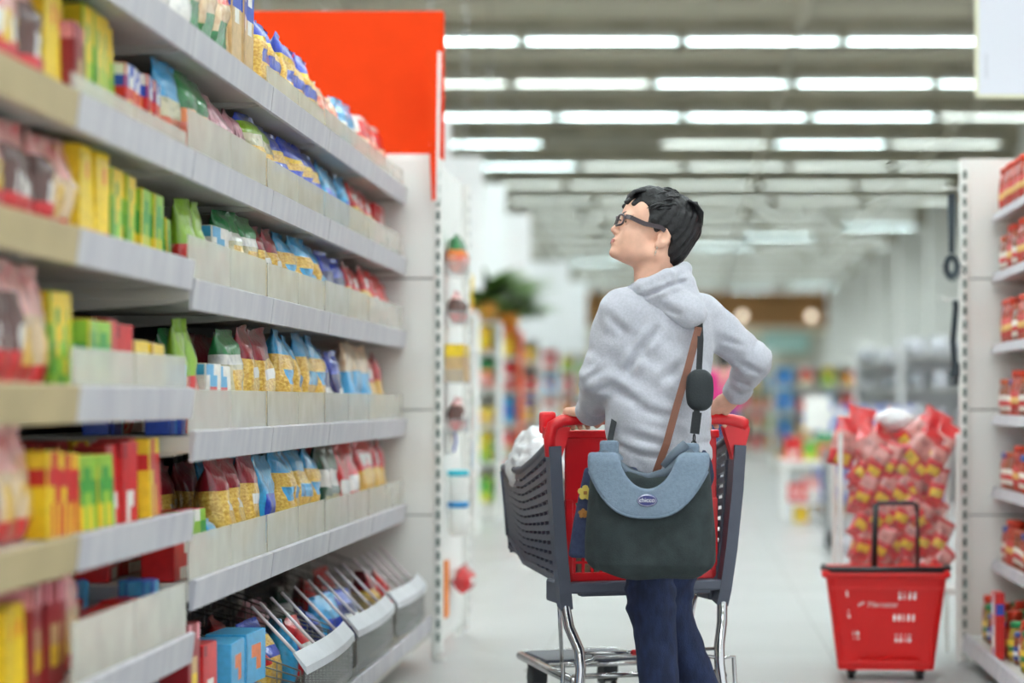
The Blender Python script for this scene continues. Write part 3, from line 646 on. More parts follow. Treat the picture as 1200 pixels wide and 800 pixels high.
for s in (-1, 1):
    b = MB(); N = 13; RW = 12                            # lattice side with bevelled cells
    def sp(u, v):
        y = .04+u*(LEN-.04); zt = side_z(y)-.02; zb = .525+(.035*u if u < .7 else .0245+.035*(u-.7)/.3*2)
        hwb = rb+(fb-rb)*u; hwt = rt+(ft-rt)*u
        return Vector((s*(hwb+(hwt-hwb)*v), y, zb+(zt-zb)*v))
    for i in range(N+1):
        pts = [sp(min(1, max(0, i/N+.03*(v/RW-.5))), v/RW) for v in range(RW+1)]
        b.strip(pts, .013, .012, side=(0,1,0))
    for j in range(RW+1): b.strip([sp(u/12, j/RW) for u in range(13)], .017, .015, side=(0,0,1))
    for j in range(RW):
        for i in range(N):
            a = sp((i+.5)/N, (j+.30)/RW); n_ = Vector((s,0,0)); b.prism([(a.y-.022,a.z-.012),(a.y+.020,a.z-.012),(a.y+.026,a.z-.002),(a.y-.016,a.z+.004)], 'x', a.x-.004, a.x+.004)
    b.build('side_lattice', m_grey, cart)
    b = MB(); b.tube([Vector((s*(rt+(ft-rt)*u/14), .03+u/14*(LEN-.03), side_z(.03+u/14*(LEN-.03)))) for u in range(15)], .014, 8)
    b.tube([sp(u/10, 0) for u in range(11)], .013, 8); b.tube([sp(1, 0), sp(1, 1)+Vector((0,0,.012))], .015, 8)
    b.build('side_rim', m_grey, cart)
b = MB(); quad_grid(b, (-fb,LEN,.58), (fb,LEN,.58), (ft,LEN,.83), (-ft,LEN,.83), 10, 7, .012, .01); b.tube([(-ft,LEN,.84),(ft,LEN,.84)], .014, 8); b.tube([(-fb,LEN,.575),(fb,LEN,.575)], .014, 8)
b.build('front_lattice', m_grey, cart)
b = MB(); quad_grid(b, (-rb,.02,.52), (rb,.02,.52), (fb,LEN,.58), (-fb,LEN,.58), 9, 14, .016, .01); b.build('basket_floor', m_grey, cart)
b = MB()                                                 # rear frame: two uprights and a bottom beam
for s in (-1, 1):
    b.strip([(s*.285,-.005,.93),(s*.278,.0,.8),(s*.262,.01,.62),(s*.247,.02,.50),(s*.24,.03,.455)], .036, .05, side=(1,0,0))
b.box((-.25,-.005,.497), (.25,.045,.530), bev=.006); b.box((-.2,.0,.488), (.2,.04,.5), bev=.004)
for s in (-1, 1): b.box((s*.235-.02,.06,.462), (s*.235+.02,.20,.53), bev=.008)
b.build('rear_frame', m_grey, cart)
b = MB(); b.tube([(-.292,-.004,.90),(-.296,-.008,.955),(-.288,-.012,.988),(-.262,-.018,1.004),(-.22,-.02,1.008),(.22,-.02,1.008),(.262,-.018,1.004),(.292,-.012,.996),(.305,-.008,.99)], [.018,.019,.019,.018,.0165,.0165,.018,.02,.02], 10)
b.prism([(.235,.985),(.31,1.0),(.318,.975),(.30,.91),(.27,.86),(.262,.90)], 'y', -.02, .012)
b.prism([(-.235,.985),(-.262,.90),(-.272,.85),(-.298,.85),(-.302,.93),(-.29,.985)], 'y', -.02, .012)
b.build('handle', m_cred, cart)
b = MB(); b.box((-.318,.02,.965), (-.268,.04,1.03), bev=.012); b.box((-.31,.0,.95), (-.285,.03,.985), bev=.005); b.build('coin_lock', m_cred, cart)
b = MB()                                                 # child seat flap: solid upper part, slotted lower part
b.box((-.235,.045,.765), (.235,.058,.968), bev=.004); b.box((-.243,.04,.95), (.243,.066,.975), bev=.005)
for x in (-.235, .225-.01): b.box((x,.04,.525), (x+.022,.062,.77), bev=.003)
b.box((-.235,.04,.53), (.235,.062,.555), bev=.003)
for k in range(1, 17): x = -.235+.47*k/17; b.box((x-.004,.046,.55), (x+.004,.056,.77))
for k in range(7): z = .585+.03*k; b.box((-.23,.046,z-.004), (.23,.056,z+.004))
b.build('child_seat_flap', m_cred, cart)
for s in (-1, 1):                                        # chrome undercarriage
    b = MB(); b.tube([(s*.243,.02,.50),(s*.243,.018,.46),(s*.236,.0,.40),(s*.215,-.035,.335),(s*.213,-.045,.28),(s*.222,-.05,.20),(s*.225,-.055,.13)], .016, 10)
    b.build('rear_leg_tube', m_chrome, cart)
b = MB()
b.tube([(-.228,-.03,.245),(-.20,.35,.232),(-.165,.88,.222),(-.14,.91,.222),(.14,.91,.222),(.165,.88,.222),(.20,.35,.232),(.228,-.03,.245)], .0145, 8)
b.tube([(-.19,.5,.228),(.19,.5,.228)], .007, 6); b.tube([(-.18,.68,.225),(.18,.68,.225)], .007, 6); b.tube([(-.21,.12,.24),(.21,.12,.24)], .009, 6)
b.build('tray_frame', m_chrome, cart)
def rod(pts, r): b = MB(); b.tube(pts, r, 6); b.build('cross_rod', m_chrome, cart)
rod([(-.205,-.02,.325),(-.07,-.02,.322),(-.05,-.02,.322)], .006); rod([(.205,-.02,.325),(.09,-.02,.322)], .006)
for s in (-1, 1):
    rod([(s*.21,-.045,.30),(s*.17,-.02,.305),(s*.165,-.02,.325)], .006); rod([(s*.22,.18,.50),(s*.19,.25,.24)], .006)
    rod([(s*.215,-.045,.30),(s*.262,-.03,.30),(s*.266,-.035,.2),(s*.245,-.05,.12)], .007)
rod([(-.13,.3,.235),(-.11,.28,.275),(.11,.28,.275),(.13,.3,.235)], .005)
b = MB(); b.tube([(-.05,-.02,.322),(.09,-.02,.322)], .0085, 8); b.build('red_grip', m_cred, cart)
b = MB(); b.box((-.15,.60,.225), (.15,.89,.236), bev=.004); b.build('lower_tray', m_grey, cart)
def caster(x, y, rear):
    b = MB(); zt = .20 if not rear else .15
    b.lathe([(.022,zt-.012),(.036,zt-.01),(.036,zt+.012),(.02,zt+.018)], (x,y,0), 12)
    for q in (-.022, .017): b.prism([(y-.02,zt-.005),(y+.03,zt-.005),(y+.04,.05),(y+.01,.045),(y-.02,.1)], 'x', x+q, x+q+.005)
    b.prism([(y-.03,zt-.008),(y+.045,zt-.008),(y+.062,zt-.05),(y+.05,zt-.075),(y-.025,zt-.06)], 'x', x-.024, x+.024)
    w = b.build('wheel_fork', m_tyre, cart)
    b2 = MB(); n = 20; cy = y+.022
    ring = []
    for k in range(n):
        a = 2*math.pi*k/n
        for rr, xx in ((.03,-.013),(.054,-.013),(.0625,-.006),(.0625,.006),(.054,.013),(.03,.013)): ring.append((x+xx, cy+rr*math.cos(a), .0625+rr*math.sin(a)))
    fs = [[k*6+q, k*6+(q+1) % 6, ((k+1) % n)*6+(q+1) % 6, ((k+1) % n)*6+q] for k in range(n) for q in range(6)]
    b2.add(ring, fs, 0, True); b2.tube([(x-.018,cy,.0625),(x+.018,cy,.0625)], .031, 12); b2.build('wheel', m_tyre, w)
for x, y, rr_ in ((-.12,.82,0),(.12,.82,0),(-.225,-.06,1),(.225,-.06,1)): caster(x, y, rr_)
# goods in the trolley
def blobby(name, label, cat, c, r, mat, seed, amp=.02, f=22, rz=0.0, h=.008, taper=0.0):
    def fn(X, Y, Z): return ellip(X, Y, Z, (0,0,r[2]), r)
    vs, fs = surf(fn, (-r[0]-.03,-r[1]-.03,-.03), (r[0]+.03,r[1]+.03,2*r[2]+.03), h)
    o_ = Vector((seed*3.1, seed*1.7, seed))
    for i in range(len(vs)):
        p = Vector(vs[i]); n = noise.noise(p*f+o_)+.6*noise.noise(p*f*2.3+o_); d = (p-Vector((0,0,r[2]))).normalized()
        vs[i] += np.array(d)*n*amp
    vs[:,2] = np.maximum(vs[:,2], .0)
    k_ = 1-taper*np.clip(1-vs[:,2]/(1.25*r[2]), 0, 1)[:,None]; vs[:,:2] = vs[:,:2]*k_
    o = np_obj(name, [(vs, fs)], mat); o.location = c; o.rotation_euler = (0,0,rz); return tag(o, label, cat)
m_sack = M('white_sack', (238,238,240), .35, var=.06, bump=.6, bscale=30, coat=.3)
blobby('white_sack', 'white crumpled sack sticking out over the trolley side', 'bag', CW(-.135,.72,.600), (.120,.165,.190), m_sack, 2, .016, 16, CA, .008, .75)
o = place('goldgreen', CW(-.06,.20,.54), 0.2, 'yellow and green pack seen through the red trolley flap', None); o['category'] = 'food bag'
o = place('ybox', CW(.06,.22,.54), 0.3, 'yellow carton standing behind the red trolley flap', None)
o = place('redbag', CW(-.14,.33,.545), 1.2, 'red packet lying deep inside the trolley', None)

# ------------------------------------------------------------------ the woman
m_skin = M('skin', (238,186,160), .5, var=.08, vscale=30, bump=.04, bscale=200)
m_hood = M('heather_grey_fleece', (196,196,206), .92, col2=(184,185,194), vscale=160, bump=.25, bscale=350, sheen=.3)
m_jean = M('dark_denim', (31,44,80), .85, col2=(21,31,60), vscale=50, bump=.3, bscale=400, stretch=(1,1,.4))
m_hair = M('black_hair', (30,28,31), .55, col2=(14,14,17), vscale=60, bump=.5, bscale=90, stretch=(1,.5,.7))
m_shoe = M('dark_shoe', (40,42,50), .6, var=.1)
PX = Vector((-.02, 6.44, 0))
woman = thing('person', 'woman with short black hair in grey hoodie and jeans holding the trolley handle', 'person', PX)
BR = Vector((math.cos(math.radians(32)), math.sin(math.radians(32)), 0)); BF = Vector((-BR.y, BR.x, 0))
# joints
shL, elL, wrL = P(729,366,6.38), P(704,440,6.40), P(694,482,6.585)
shR, elR, wrR = P(823,370,6.55), P(884,422,6.60), P(862,461,6.715)
def torso_fn(X, Y, Z, prof, grow=0.0):
    zs = [p[0] for p in prof]
    cx = np.interp(Z, zs, [p[1] for p in prof]); cy = np.interp(Z, zs, [p[2] for p in prof])
    a = np.interp(Z, zs, [p[3] for p in prof])+grow; b = np.interp(Z, zs, [p[4] for p in prof])+grow
    u = (X-cx)*BR.x+(Y-cy)*BR.y; v = (X-cx)*BF.x+(Y-cy)*BF.y
    k = np.sqrt((u/a)**2+(v/b)**2); return (k-1)*np.minimum(a, b)*.9
def ctr(px, py, D): p = P(px, py, D); return p.z, p.x, p.y
T = []
for py, px, D, a, bb in ((556,775,6.45,.150,.118),(535,774,6.45,.157,.122),(500,772,6.45,.160,.122),(460,772,6.45,.158,.118),(420,774,6.46,.160,.116),(390,775,6.46,.165,.112),(365,775,6.46,.165,.103),(345,775,6.46,.125,.082),(330,772,6.46,.075,.062),(318,770,6.46,.05,.05)):
    z, x, y = ctr(px, py, D); T.append((z, x, y, a, bb))
T.sort()
def wr(vs, amp, f, seed, msk=None):                      # cloth folds along the surface
    o_ = Vector((seed, seed*2.3, seed*.7)); c = vs.mean(0)
    for i in range(len(vs)):
        p = Vector(vs[i]); w = msk(p) if msk else 1.0
        if w > 0:
            n = abs(noise.noise(p*f+o_))*1.6-.4+.5*noise.noise(p*f*2.4+o_)
            d = Vector((p.x-c[0], p.y-c[1], 0)); d = d.normalized() if d.length > 1e-5 else d
            vs[i] += np.array(d)*(n*amp*w)
    return vs
def hood_fn(X, Y, Z):
    d = None
    def ch_(seq, rs):
        nonlocal d
        for i in range(len(seq)-1):
            c_ = capsule(X,Y,Z,seq[i],seq[i+1],rs[i],rs[i+1]); d = c_ if d is None else smin(d, c_, .014)
    ch_([P(727,352,6.47),P(731,346,6.40),P(752,335,6.355),P(782,323,6.36),P(803,315,6.44),P(800,318,6.53),P(770,326,6.59),P(736,345,6.55),P(727,352,6.47)], [.013,.016,.018,.018,.018,.018,.018,.014,.013])
    g = smin(capsule(X,Y,Z,P(756,344,6.37),P(806,366,6.365),.026,.040), capsule(X,Y,Z,P(799,333,6.42),P(815,366,6.40),.040,.026), .05)
    g = smin(g, capsule(X,Y,Z,P(778,338,6.365),P(812,370,6.365),.030,.028), .03)
    d = smin(d, g, .016)
    hole = capsule(X,Y,Z,P(764,350,6.48),P(768,296,6.465),.052,.078)
    return smax(d, -hole, .008)
def hoodie_fn(X, Y, Z):
    d = torso_fn(X, Y, Z, T)
    zh = P(775,549,6.45).z+.045*((X+.08)/.13)*0 
    zh = zh+.018*np.sin((X+.02)*22)
    arms = None
    for sh, el, wr_, r in ((shL,elL,wrL,(.068,.056,.047)),(shR,elR,wrR,(.064,.050,.040))):
        ext = wr_+(wr_-el).normalized()*.0
        a_ = smin(capsule(X,Y,Z,sh,el,r[0],r[1]), capsule(X,Y,Z,el,ext,r[1]+.001,r[2]), .02)
        q = (wr_-el).normalized(); s_ = (X-wr_.x)*q.x+(Y-wr_.y)*q.y+(Z-wr_.z)*q.z
        a_ = smax(a_, s_-.012, .012)
        # cuff pinch and elbow creases
        a_ = a_+.006*np.exp(-((s_+.05)/.012)**2)
        m = (el-sh); L = m.length; m = m/L; t_ = (X-el.x)*m.x+(Y-el.y)*m.y+(Z-el.z)*m.z
        a_ = a_+.0016*np.sin(t_*140+X*30)*np.exp(-(t_/.07)**2)
        d = smin(d, a_, .035)
    d = smax(d, zh-Z, .012)
    # hem ribbing pinch
    d = d+.007*np.exp(-((Z-zh-.055)/.009)**2)
    # opening of the neck
    hole = capsule(X,Y,Z,P(762,352,6.48),P(768,300,6.46),.045,.075)
    return smax(d, -hole, .012)
vs, fs = surf(hoodie_fn, (-.36,6.18,.80), (.30,6.92,1.50), .0065)
vs = wr(vs, .0075, 10, 3.3)
for i in range(len(vs)):                                 # drag folds running down from the armpits and the small of the back
    p = vs[i]; w = math.exp(-((p[2]-1.10)/.16)**2)
    vs[i] += np.array((0,-1,0))*w*.004*math.sin((p[2]*1.2+p[0]*.9)*60)
def fold(vs, segs):                                      # drag folds pressed into the cloth of the back and sleeves
    for (x0,y0,x1,y1,w,dp,yb) in segs:
        a = P(x0,y0,6.4); b_ = P(x1,y1,6.4); a = np.array((a.x,a.z)); d = np.array((b_.x,b_.z))-a; L = d@d
        q = vs[:,[0,2]]-a; t = np.clip((q@d)/L, 0, 1); dist = np.linalg.norm(q-t[:,None]*d, axis=1)
        g = np.exp(-(dist/w)**2)*np.sin(np.pi*np.clip(t,.08,.92))*(vs[:,1] < yb)
        ridge = np.exp(-((dist-2.0*w)/(1.1*w))**2)*np.sin(np.pi*np.clip(t,.08,.92))*(vs[:,1] < yb)*.5
        vs[:,1] += 1.5*dp*(g-ridge)
    return vs
vs = fold(vs, [(772,386,748,414,.010,.012,6.46),(750,412,732,442,.010,.012,6.46),(716,452,752,474,.011,.008,6.46),(748,478,802,492,.012,.007,6.46),(734,508,792,524,.011,.007,6.46),
               (806,420,770,452,.012,.006,6.46),(690,462,716,452,.008,.007,6.5),(686,448,708,432,.008,.006,6.5),(866,424,896,438,.008,.008,6.66),(858,440,886,454,.008,.007,6.66),(842,394,872,404,.008,.006,6.62),(715,372,736,392,.010,.006,6.46)])
hood_o = np_obj('hoodie', [(vs, fs)], m_hood, woman, PX)
hvs, hfs = surf(hood_fn, (-.24,6.22,1.24), (.12,6.70,1.50), .0055)
hvs = wr(hvs, .0035, 16, 8.1)
hvs = fold(hvs, [(730,356,757,347,.006,.008,6.42),(752,349,786,336,.006,.008,6.42),(780,338,808,328,.006,.008,6.47),(770,358,800,372,.010,.006,6.42)])
np_obj('hood', [(hvs, hfs)], m_hood, hood_o, PX)
# drawcord eyelet tab at the hood front
b = MB(); b.tube([P(727,350,6.40),P(720,362,6.41),P(714,380,6.415)], .0045, 6); b.build('hood_edge', M('dark_seam', (92,94,104), .9), hood_o, False)
hd = [c for c in hood_o.children if c.name.startswith('hood_edge')][0]; hd.data.transform(Matrix.Translation(-PX))
# head: local axes forward / left / up, tilted back
HO = P(770,281,6.485); pit = math.radians(20)
HF = Vector((-math.cos(pit), -.19*math.cos(pit), math.sin(pit))).normalized()
HL = Vector((.19, -1, .04)).normalized(); HL = (HL-HF*HL.dot(HF)).normalized(); HU = HF.cross(HL); HU = HU if HU.z > 0 else -HU
HM = Matrix(((HF.x,HL.x,HU.x,HO.x),(HF.y,HL.y,HU.y,HO.y),(HF.z,HL.z,HU.z,HO.z),(0,0,0,1)))
HI = HM.inverted()
def hl(w): return HI @ Vector(w)
neck = [hl(P(766,322,6.485)), hl(P(768,352,6.475))]
def head_fn(X, Y, Z):
    A = np.abs(Y)
    d = ellip(X,Y,Z,(.012,0,.045),(.099,.073,.084))
    d = smin(d, ellip(X,Y,Z,(.052,0,-.015),(.060,.055,.075)), .03)
    d = smin(d, ellip(X,Y,Z,(.060,0,.05),(.052,.060,.055)), .03)
    jaw = capsule(X,A,Z,(.0,.049,-.045),(.088,.014,-.073),.019,.0145)
    d = smin(d, jaw, .025)
    d = smin(d, ellip(X,Y,Z,(.052,0,-.062),(.055,.040,.028)), .02)          # floor of the jaw
    d = smin(d, ellip(X,A,Z,(.072,.040,-.014),(.030,.024,.024)), .02)        # cheekbones
    d = smin(d, ellip(X,A,Z,(.060,.034,-.040),(.042,.024,.034)), .02)
    d = smin(d, ellip(X,Y,Z,(.1035,0,-.078),(.014,.019,.013)), .015)         # chin
    d = smin(d, ellip(X,Y,Z,(.101,0,-.045),(.017,.026,.022)), .015)
    d = smin(d, ellip(X,A,Z,(.103,.026,.030),(.012,.026,.008)), .012)        # brow
    d = smax(d, -ellip(X,A,Z,(.118,.031,.012),(.020,.017,.012)), .014)       # eye sockets
    d = smin(d, ellip(X,A,Z,(.0945,.031,.012),(.012,.014,.0115)), .003)      # eyes with lids
    d = smin(d, capsule(X,Y,Z,(.109,0,.018),(.1270,0,-.0165),.0075,.0088), .008)   # nose
    d = smin(d, ellip(X,A,Z,(.1165,.0105,-.0215),(.010,.007,.0072)), .006)
    d = smax(d, -ellip(X,A,Z,(.121,.0065,-.0295),(.006,.0035,.0035)), .003)
    d = smin(d, ellip(X,Y,Z,(.1135,0,-.0435),(.0085,.021,.0055)), .005)      # lips
    d = smin(d, ellip(X,Y,Z,(.112,0,-.0545),(.0085,.018,.0060)), .005)
    d = smax(d, -capsule(X,A,Z,(.124,0,-.0488),(.108,.023,-.0495),.0016,.0014), .003)
    # ears
    ear = ellip(X+.004*0,A,Z,(-.006,.073,.002),(.019,.009,.031))
    ear = smax(ear, -ellip(X,A,Z,(-.002,.084,.004),(.011,.010,.019)), .005)
    ear = smin(ear, ellip(X,A,Z,(.004,.071,-.024),(.009,.006,.010)), .006)
    ear = smin(ear, ellip(X,A,Z,(.008,.074,.0),(.004,.005,.007)), .003)
    d = smin(d, ear, .006)
    n = capsule(X,Y,Z,(-.022,0,-.03),neck[0],.052,.051); n = smin(n, capsule(X,Y,Z,neck[0],neck[1],.051,.062), .02)
    n = smin(n, capsule(X,A,Z,(-.012,.045,-.05),tuple(neck[1]+Vector((.03,0,0))),.012,.012), .03)
    d = smin(d, n, .022)
    return d
hv, hf = surf(head_fn, (-.125,-.10,-.22), (.145,.10,.14), .0030)
hv = np.array([HM @ Vector(p) for p in hv])
def hand(wrist, kn, right, barpt):
    """hand gripping the handle: kn = middle of the knuckles; fingers curl over the bar and under it"""
    prims = []
    wd = (kn-wrist).normalized(); up = Vector((0,0,1)); side = ch*(1 if right else -1)
    thumb_side = -side
    K = [kn+ch*(.033*q)+Vector((0,0,-.0035*abs(q-.3)))-cf*(.006*abs(q)) for q in (-1,-.33,.33,1)]
    for k_ in K: prims.append((wrist+(k_-kn)*.45, k_, .0165, .0125))
    lens = (.92,1.05,1.0,.78) if right else (.78,1.0,1.05,.92)
    for k_, L in zip(K, lens):
        p1 = k_+cf*(.030*L)+up*(-.010); p2 = p1+cf*(.004)+up*(-.026*L); p3 = p2-cf*(.016*L)+up*(-.014)
        prims += [(k_,p1,.0105,.0095),(p1,p2,.0095,.0088),(p2,p3,.0088,.0075)]
    t0 = wrist.lerp(kn, .30)+thumb_side*.024+up*(-.006); t1 = t0+thumb_side*.022+cf*.026+up*(-.022); t2 = t1+cf*.020+up*(-.014)-thumb_side*.006
    prims += [(wrist,t0,.018,.0165),(t0,t1,.0145,.0115),(t1,t2,.0112,.0092)]
    return prims
def body_fn(prims):
    def f(X, Y, Z):
        d = None
        for a, b_, r0, r1 in prims:
            c_ = capsule(X,Y,Z,a,b_,r0,r1); d = c_ if d is None else smin(d, c_, .006)
        return d
    return f
parts = [(hv, hf)]
for wr_, el, lx, rgt in ((wrR, elR, .205, True), (wrL, elL, -.212, False)):
    kn = CW(lx, -.026 if rgt else -.012, 1.034); pr = hand(wr_, kn, rgt, None)
    pr.append((el.lerp(wr_, .35), wr_, .036, .0255)); pr.append((wr_, wr_.lerp(kn, .3), .0255, .022))
    allp = [q for p in pr for q in (p[0], p[1])]
    lo = [min(q[k] for q in allp)-.045 for k in range(3)]; hi = [max(q[k] for q in allp)+.045 for k in range(3)]
    parts.append(surf(body_fn(pr), lo, hi, .0032))
# trunk, arms and legs under the clothes
hipL, hipR = P(754,560,6.42), P(796,560,6.48)
knL, knR = P(764,702,6.41), P(782,716,6.52)
anL, anR = P(780,866,6.40), P(850,862,6.56)
anL.z = anR.z = .09
pr = [(P(768,350,6.475),P(775,400,6.46),.06,.085),(P(775,400,6.46),P(773,500,6.45),.085,.085),(P(773,500,6.45),P(775,545,6.45),.085,.09)]
for a, b_, c_ in ((shL,elL,wrL),(shR,elR,wrR)): pr += [(P(775,375,6.46),a,.05,.045),(a,b_,.042,.036),(b_,c_,.034,.026)]
for a, b_, c_ in ((hipL,knL,anL),(hipR,knR,anR)): pr += [(P(775,545,6.45),a,.08,.075),(a,b_,.07,.048),(b_,c_,.046,.032),(c_,c_+Vector((-.02,.12,-.05)),.032,.025)]
parts.append(surf(body_fn(pr), (-.36,6.15,0.0), (.30,6.92,1.45), .012))
body = np_obj('body', parts, m_skin, woman, PX)
def jeans_fn(X, Y, Z):
    d = ellip(X,Y,Z,P(776,552,6.455),(.145,.120,.13))
    for a, b_, c_ in ((hipL,knL,anL),(hipR,knR,anR)):
        l = smin(capsule(X,Y,Z,a,b_,.092,.064), capsule(X,Y,Z,b_,c_+Vector((0,0,-.03)),.064,.050), .03)
        d = smin(d, l, .010)
    d = smax(d, .045-Z, .008); return smax(d, Z-.93, .01)
vs, fs = surf(jeans_fn, (-.34,6.20,0.0), (.30,6.75,.98), .0075)
vs = wr(vs, .005, 13, 5.1)
for i in range(len(vs)):
    p = vs[i]
    for zc in (.555,.50,.13,.09): vs[i][0] += .006*math.exp(-((p[2]-zc-.15*(p[0]+.02))/.012)**2)*(-1 if p[0] < 0 else 1)
np_obj('jeans', [(vs, fs)], m_jean, woman, PX)
for an in (anL, anR):
    d_ = Vector((-.45,.9,0)).normalized(); heel = Vector((an.x,an.y,.04))-d_*.035; toe = heel+d_*.20+Vector((0,0,-.008))
    def shoe_fn(X, Y, Z):
        d = smin(capsule(X,Y,Z,heel,toe,.040,.036), capsule(X,Y,Z,heel+Vector((0,0,.01)),an+Vector((0,0,.0)),.040,.044), .03)
        return smax(d, .002-Z, .004)
    np_obj('shoe', [surf(shoe_fn, (an.x-.25,an.y-.12,-.01), (an.x+.12,an.y+.28,.16), .006)], m_shoe, woman, PX)
# hair: cropped cap, longer fringe swept forward
def hair_fn(X, Y, Z):
    A = np.abs(Y)
    d = ellip(X,Y,Z,(.002,0,.054),(.106,.084,.092))
    d = smin(d, ellip(X,Y,Z,(.035,0,.092),(.066,.062,.042)), .03)
    d = smin(d, ellip(X,Y,Z,(-.034,0,.052),(.066,.076,.082)), .03)
    d = smin(d, ellip(X,Y,Z,(-.048,0,-.012),(.040,.056,.064)), .03)          # nape
    d = d+.0032*np.sin(X*170+Z*60+Y*40)*np.sin(Y*150+X*50)
    # clear the face: in front of a slanting hairline
    line = X-(.0687+np.where(Z < .07, .74, 1.9)*(Z-.07))
    face = smax(-line*.75, Z-.100, .012)
    d = smax(d, -face, .010)
    # around and below the ear
    earhole = ellip(X,A,Z,(-.002,.085,-.010),(.024,.040,.034)); d = smax(d, -earhole, .006)
    d = smax(d, -smax(-(X+.030), Z-.006, .008), .008)
    d = smax(d, -.068-Z-.25*(X+.05), .012)
    # fringe
    d = smin(d, capsule(X,Y,Z,(.062,.030,.115),(.104,.046,.066),.020,.007), .012)
    d = smin(d, capsule(X,Y,Z,(.070,.0,.112),(.121,.020,.066),.022,.006), .012)
    d = smin(d, capsule(X,Y,Z,(.065,-.03,.110),(.116,-.022,.060),.020,.007), .012)
    d = smin(d, capsule(X,A,Z,(.050,.066,.075),(.044,.071,.020),.010,.004), .008)   # sideburn
    return d
vs, fs = surf(hair_fn, (-.13,-.11,-.11), (.15,.11,.165), .0032)
for i in range(len(vs)):
    p = Vector(vs[i]); c_ = (p-Vector((0,0,.05))).normalized()
    n = noise.noise(Vector((p.x*22,p.y*45,p.z*22)))+.5*noise.noise(Vector((p.x*50,p.y*90,p.z*60)))
    vs[i] += np.array(c_)*n*.0040
vs = np.array([HM @ Vector(p) for p in vs])
hair = np_obj('hair', [(vs, fs)], m_hair, woman, PX)
b = MB(); hr = random.Random(11)                          # loose locks that break up the outline
for k in range(230):
    a = hr.uniform(-2.9, 2.9); el_ = hr.uniform(.05, 1.35)
    d_ = Vector((math.cos(a)*math.cos(el_), math.sin(a)*math.cos(el_), math.sin(el_)))
    if d_.x > .45 and d_.z < .62: continue
    s_ = Vector((.0+d_.x*.098, d_.y*.078, .054+d_.z*.088)); tng = (Vector((.5,.15*hr.uniform(-1,1),-.35)) if s_.x > -.02 else Vector((-.4,hr.uniform(-.4,.4),-.9)))
    tng = (tng-d_*tng.dot(d_)).normalized()+Vector((hr.uniform(-.4,.4),hr.uniform(-.4,.4),hr.uniform(-.2,.2)))
    L = hr.uniform(.025,.05); lift = hr.uniform(.002,.009)
    pts = [s_+tng*(L*q/4)+d_*(lift*math.sin(q/4*2.2)*1.3-.010*(q/4)**2) for q in range(5)]
    b.tube([HM @ p for p in pts], [.0035,.0045,.004,.0028,.0006], 5)
for k in range(16):                                      # fringe wisps and cowlick
    y = -.045+.1*k/15
    pts = [Vector((.066,y*.7,.118)), Vector((.092,y*.85,.116-hr.uniform(0,.008))), Vector((.114,y+.004,.098)), Vector((.1165,y+.006,.084-hr.uniform(-.004,.006)))]
    b.tube([HM @ p for p in pts], [.005,.0065,.005,.002], 5)
for k in range(22):
    y = -.06+.12*k/21; e = hr.uniform(-.008,.008)
    pts = [Vector((-.040+e,y,.128)), Vector((-.066,y*1.1,.126+hr.uniform(-.004,.008))), Vector((-.086+e*.5,y*1.12,.106+hr.uniform(-.008,.008))), Vector((-.098+e*.6,y*1.1,.074+hr.uniform(-.02,.02)))]
    b.tube([HM @ p for p in pts], [.0035,.004,.003,.0006], 5)
lk = b.build('loose_locks', m_hair, hair); lk.data.transform(Matrix.Translation(-PX))
def RIM(s_):
    out = []
    for k in range(20):
        a = 2*math.pi*k/20; u = math.copysign(abs(math.cos(a))**.6, math.cos(a)); w_ = math.copysign(abs(math.sin(a))**.6, math.sin(a))
        out.append(Vector((.1265-.011*u*abs(u) if u > 0 else .1265, s_*(.0335+.0245*u), .0095+.0165*w_)))
    return out
m_frame = M('dark_plum_frame', (48,28,36), .4, coat=.2)
b = MB()
for s in (-1, 1):
    rim = RIM(s)
    b.tube([HM @ p for p in rim], .0033, 6, closed=True)
    b.strip([HM @ Vector(p) for p in ((.1145,s*.0595,.021),(.103,s*.071,.022),(.06,s*.076,.018),(.030,s*.0800,.022),(.012,s*.081,.023),(-.002,s*.081,.019))], .0125, .0035, side=HU)
b.tube([HM @ Vector(p) for p in ((.117,-.011,.014),(.128,0,.017),(.117,.011,.014))], .0022, 6)
gl = b.build('glasses', m_frame, woman); gl.data.transform(Matrix.Translation(-PX))
b = MB()
for s in (-1, 1):
    rim = [HM @ p for p in RIM(s)]
    b.add(rim, [list(range(len(rim)))], 0)
ln = b.build('lens', acrylic('spectacle_lens', (235,225,232), .05, .3), gl); ln.data.transform(Matrix.Translation(-PX))
b = MB()
for dz, r in ((-.034,.0028),(-.040,.0022),(-.047,.0034),(-.054,.0022)): b.lathe([(.0003,-r),(r*.8,-r*.5),(r,0),(r*.8,r*.5),(.0003,r)], HM @ Vector((.004,.079,dz)), 8)
er = b.build('earring', M('silver', (235,232,225), .15, .9), woman); er.data.transform(Matrix.Translation(-PX))
b = MB(); b.strip([HM @ Vector(p) for p in ((.1185,.014,.0335),(.1135,.030,.0375),(.1035,.044,.036),(.094,.053,.031))], .0055, .004, side=HU)
br_ = b.build('eyebrow', m_hair, woman); br_.data.transform(Matrix.Translation(-PX))
b = MB()
for s in (-1,1): b.lathe([(.0003,-.004),(.003,-.003),(.0045,0),(.003,.003),(.0003,.004)], HM @ Vector((.1045,s*.033,.012)), 8)
ir = b.build('iris', M('dark_iris', (40,28,24), .15), woman); ir.data.transform(Matrix.Translation(-PX))
b = MB(); b.strip([HM @ Vector(p) for p in ((.1185,-.019,-.0490),(.1215,-.01,-.0485),(.1225,0,-.0482),(.1215,.01,-.0485),(.1185,.019,-.0490))], .010, .0022, side=HU)
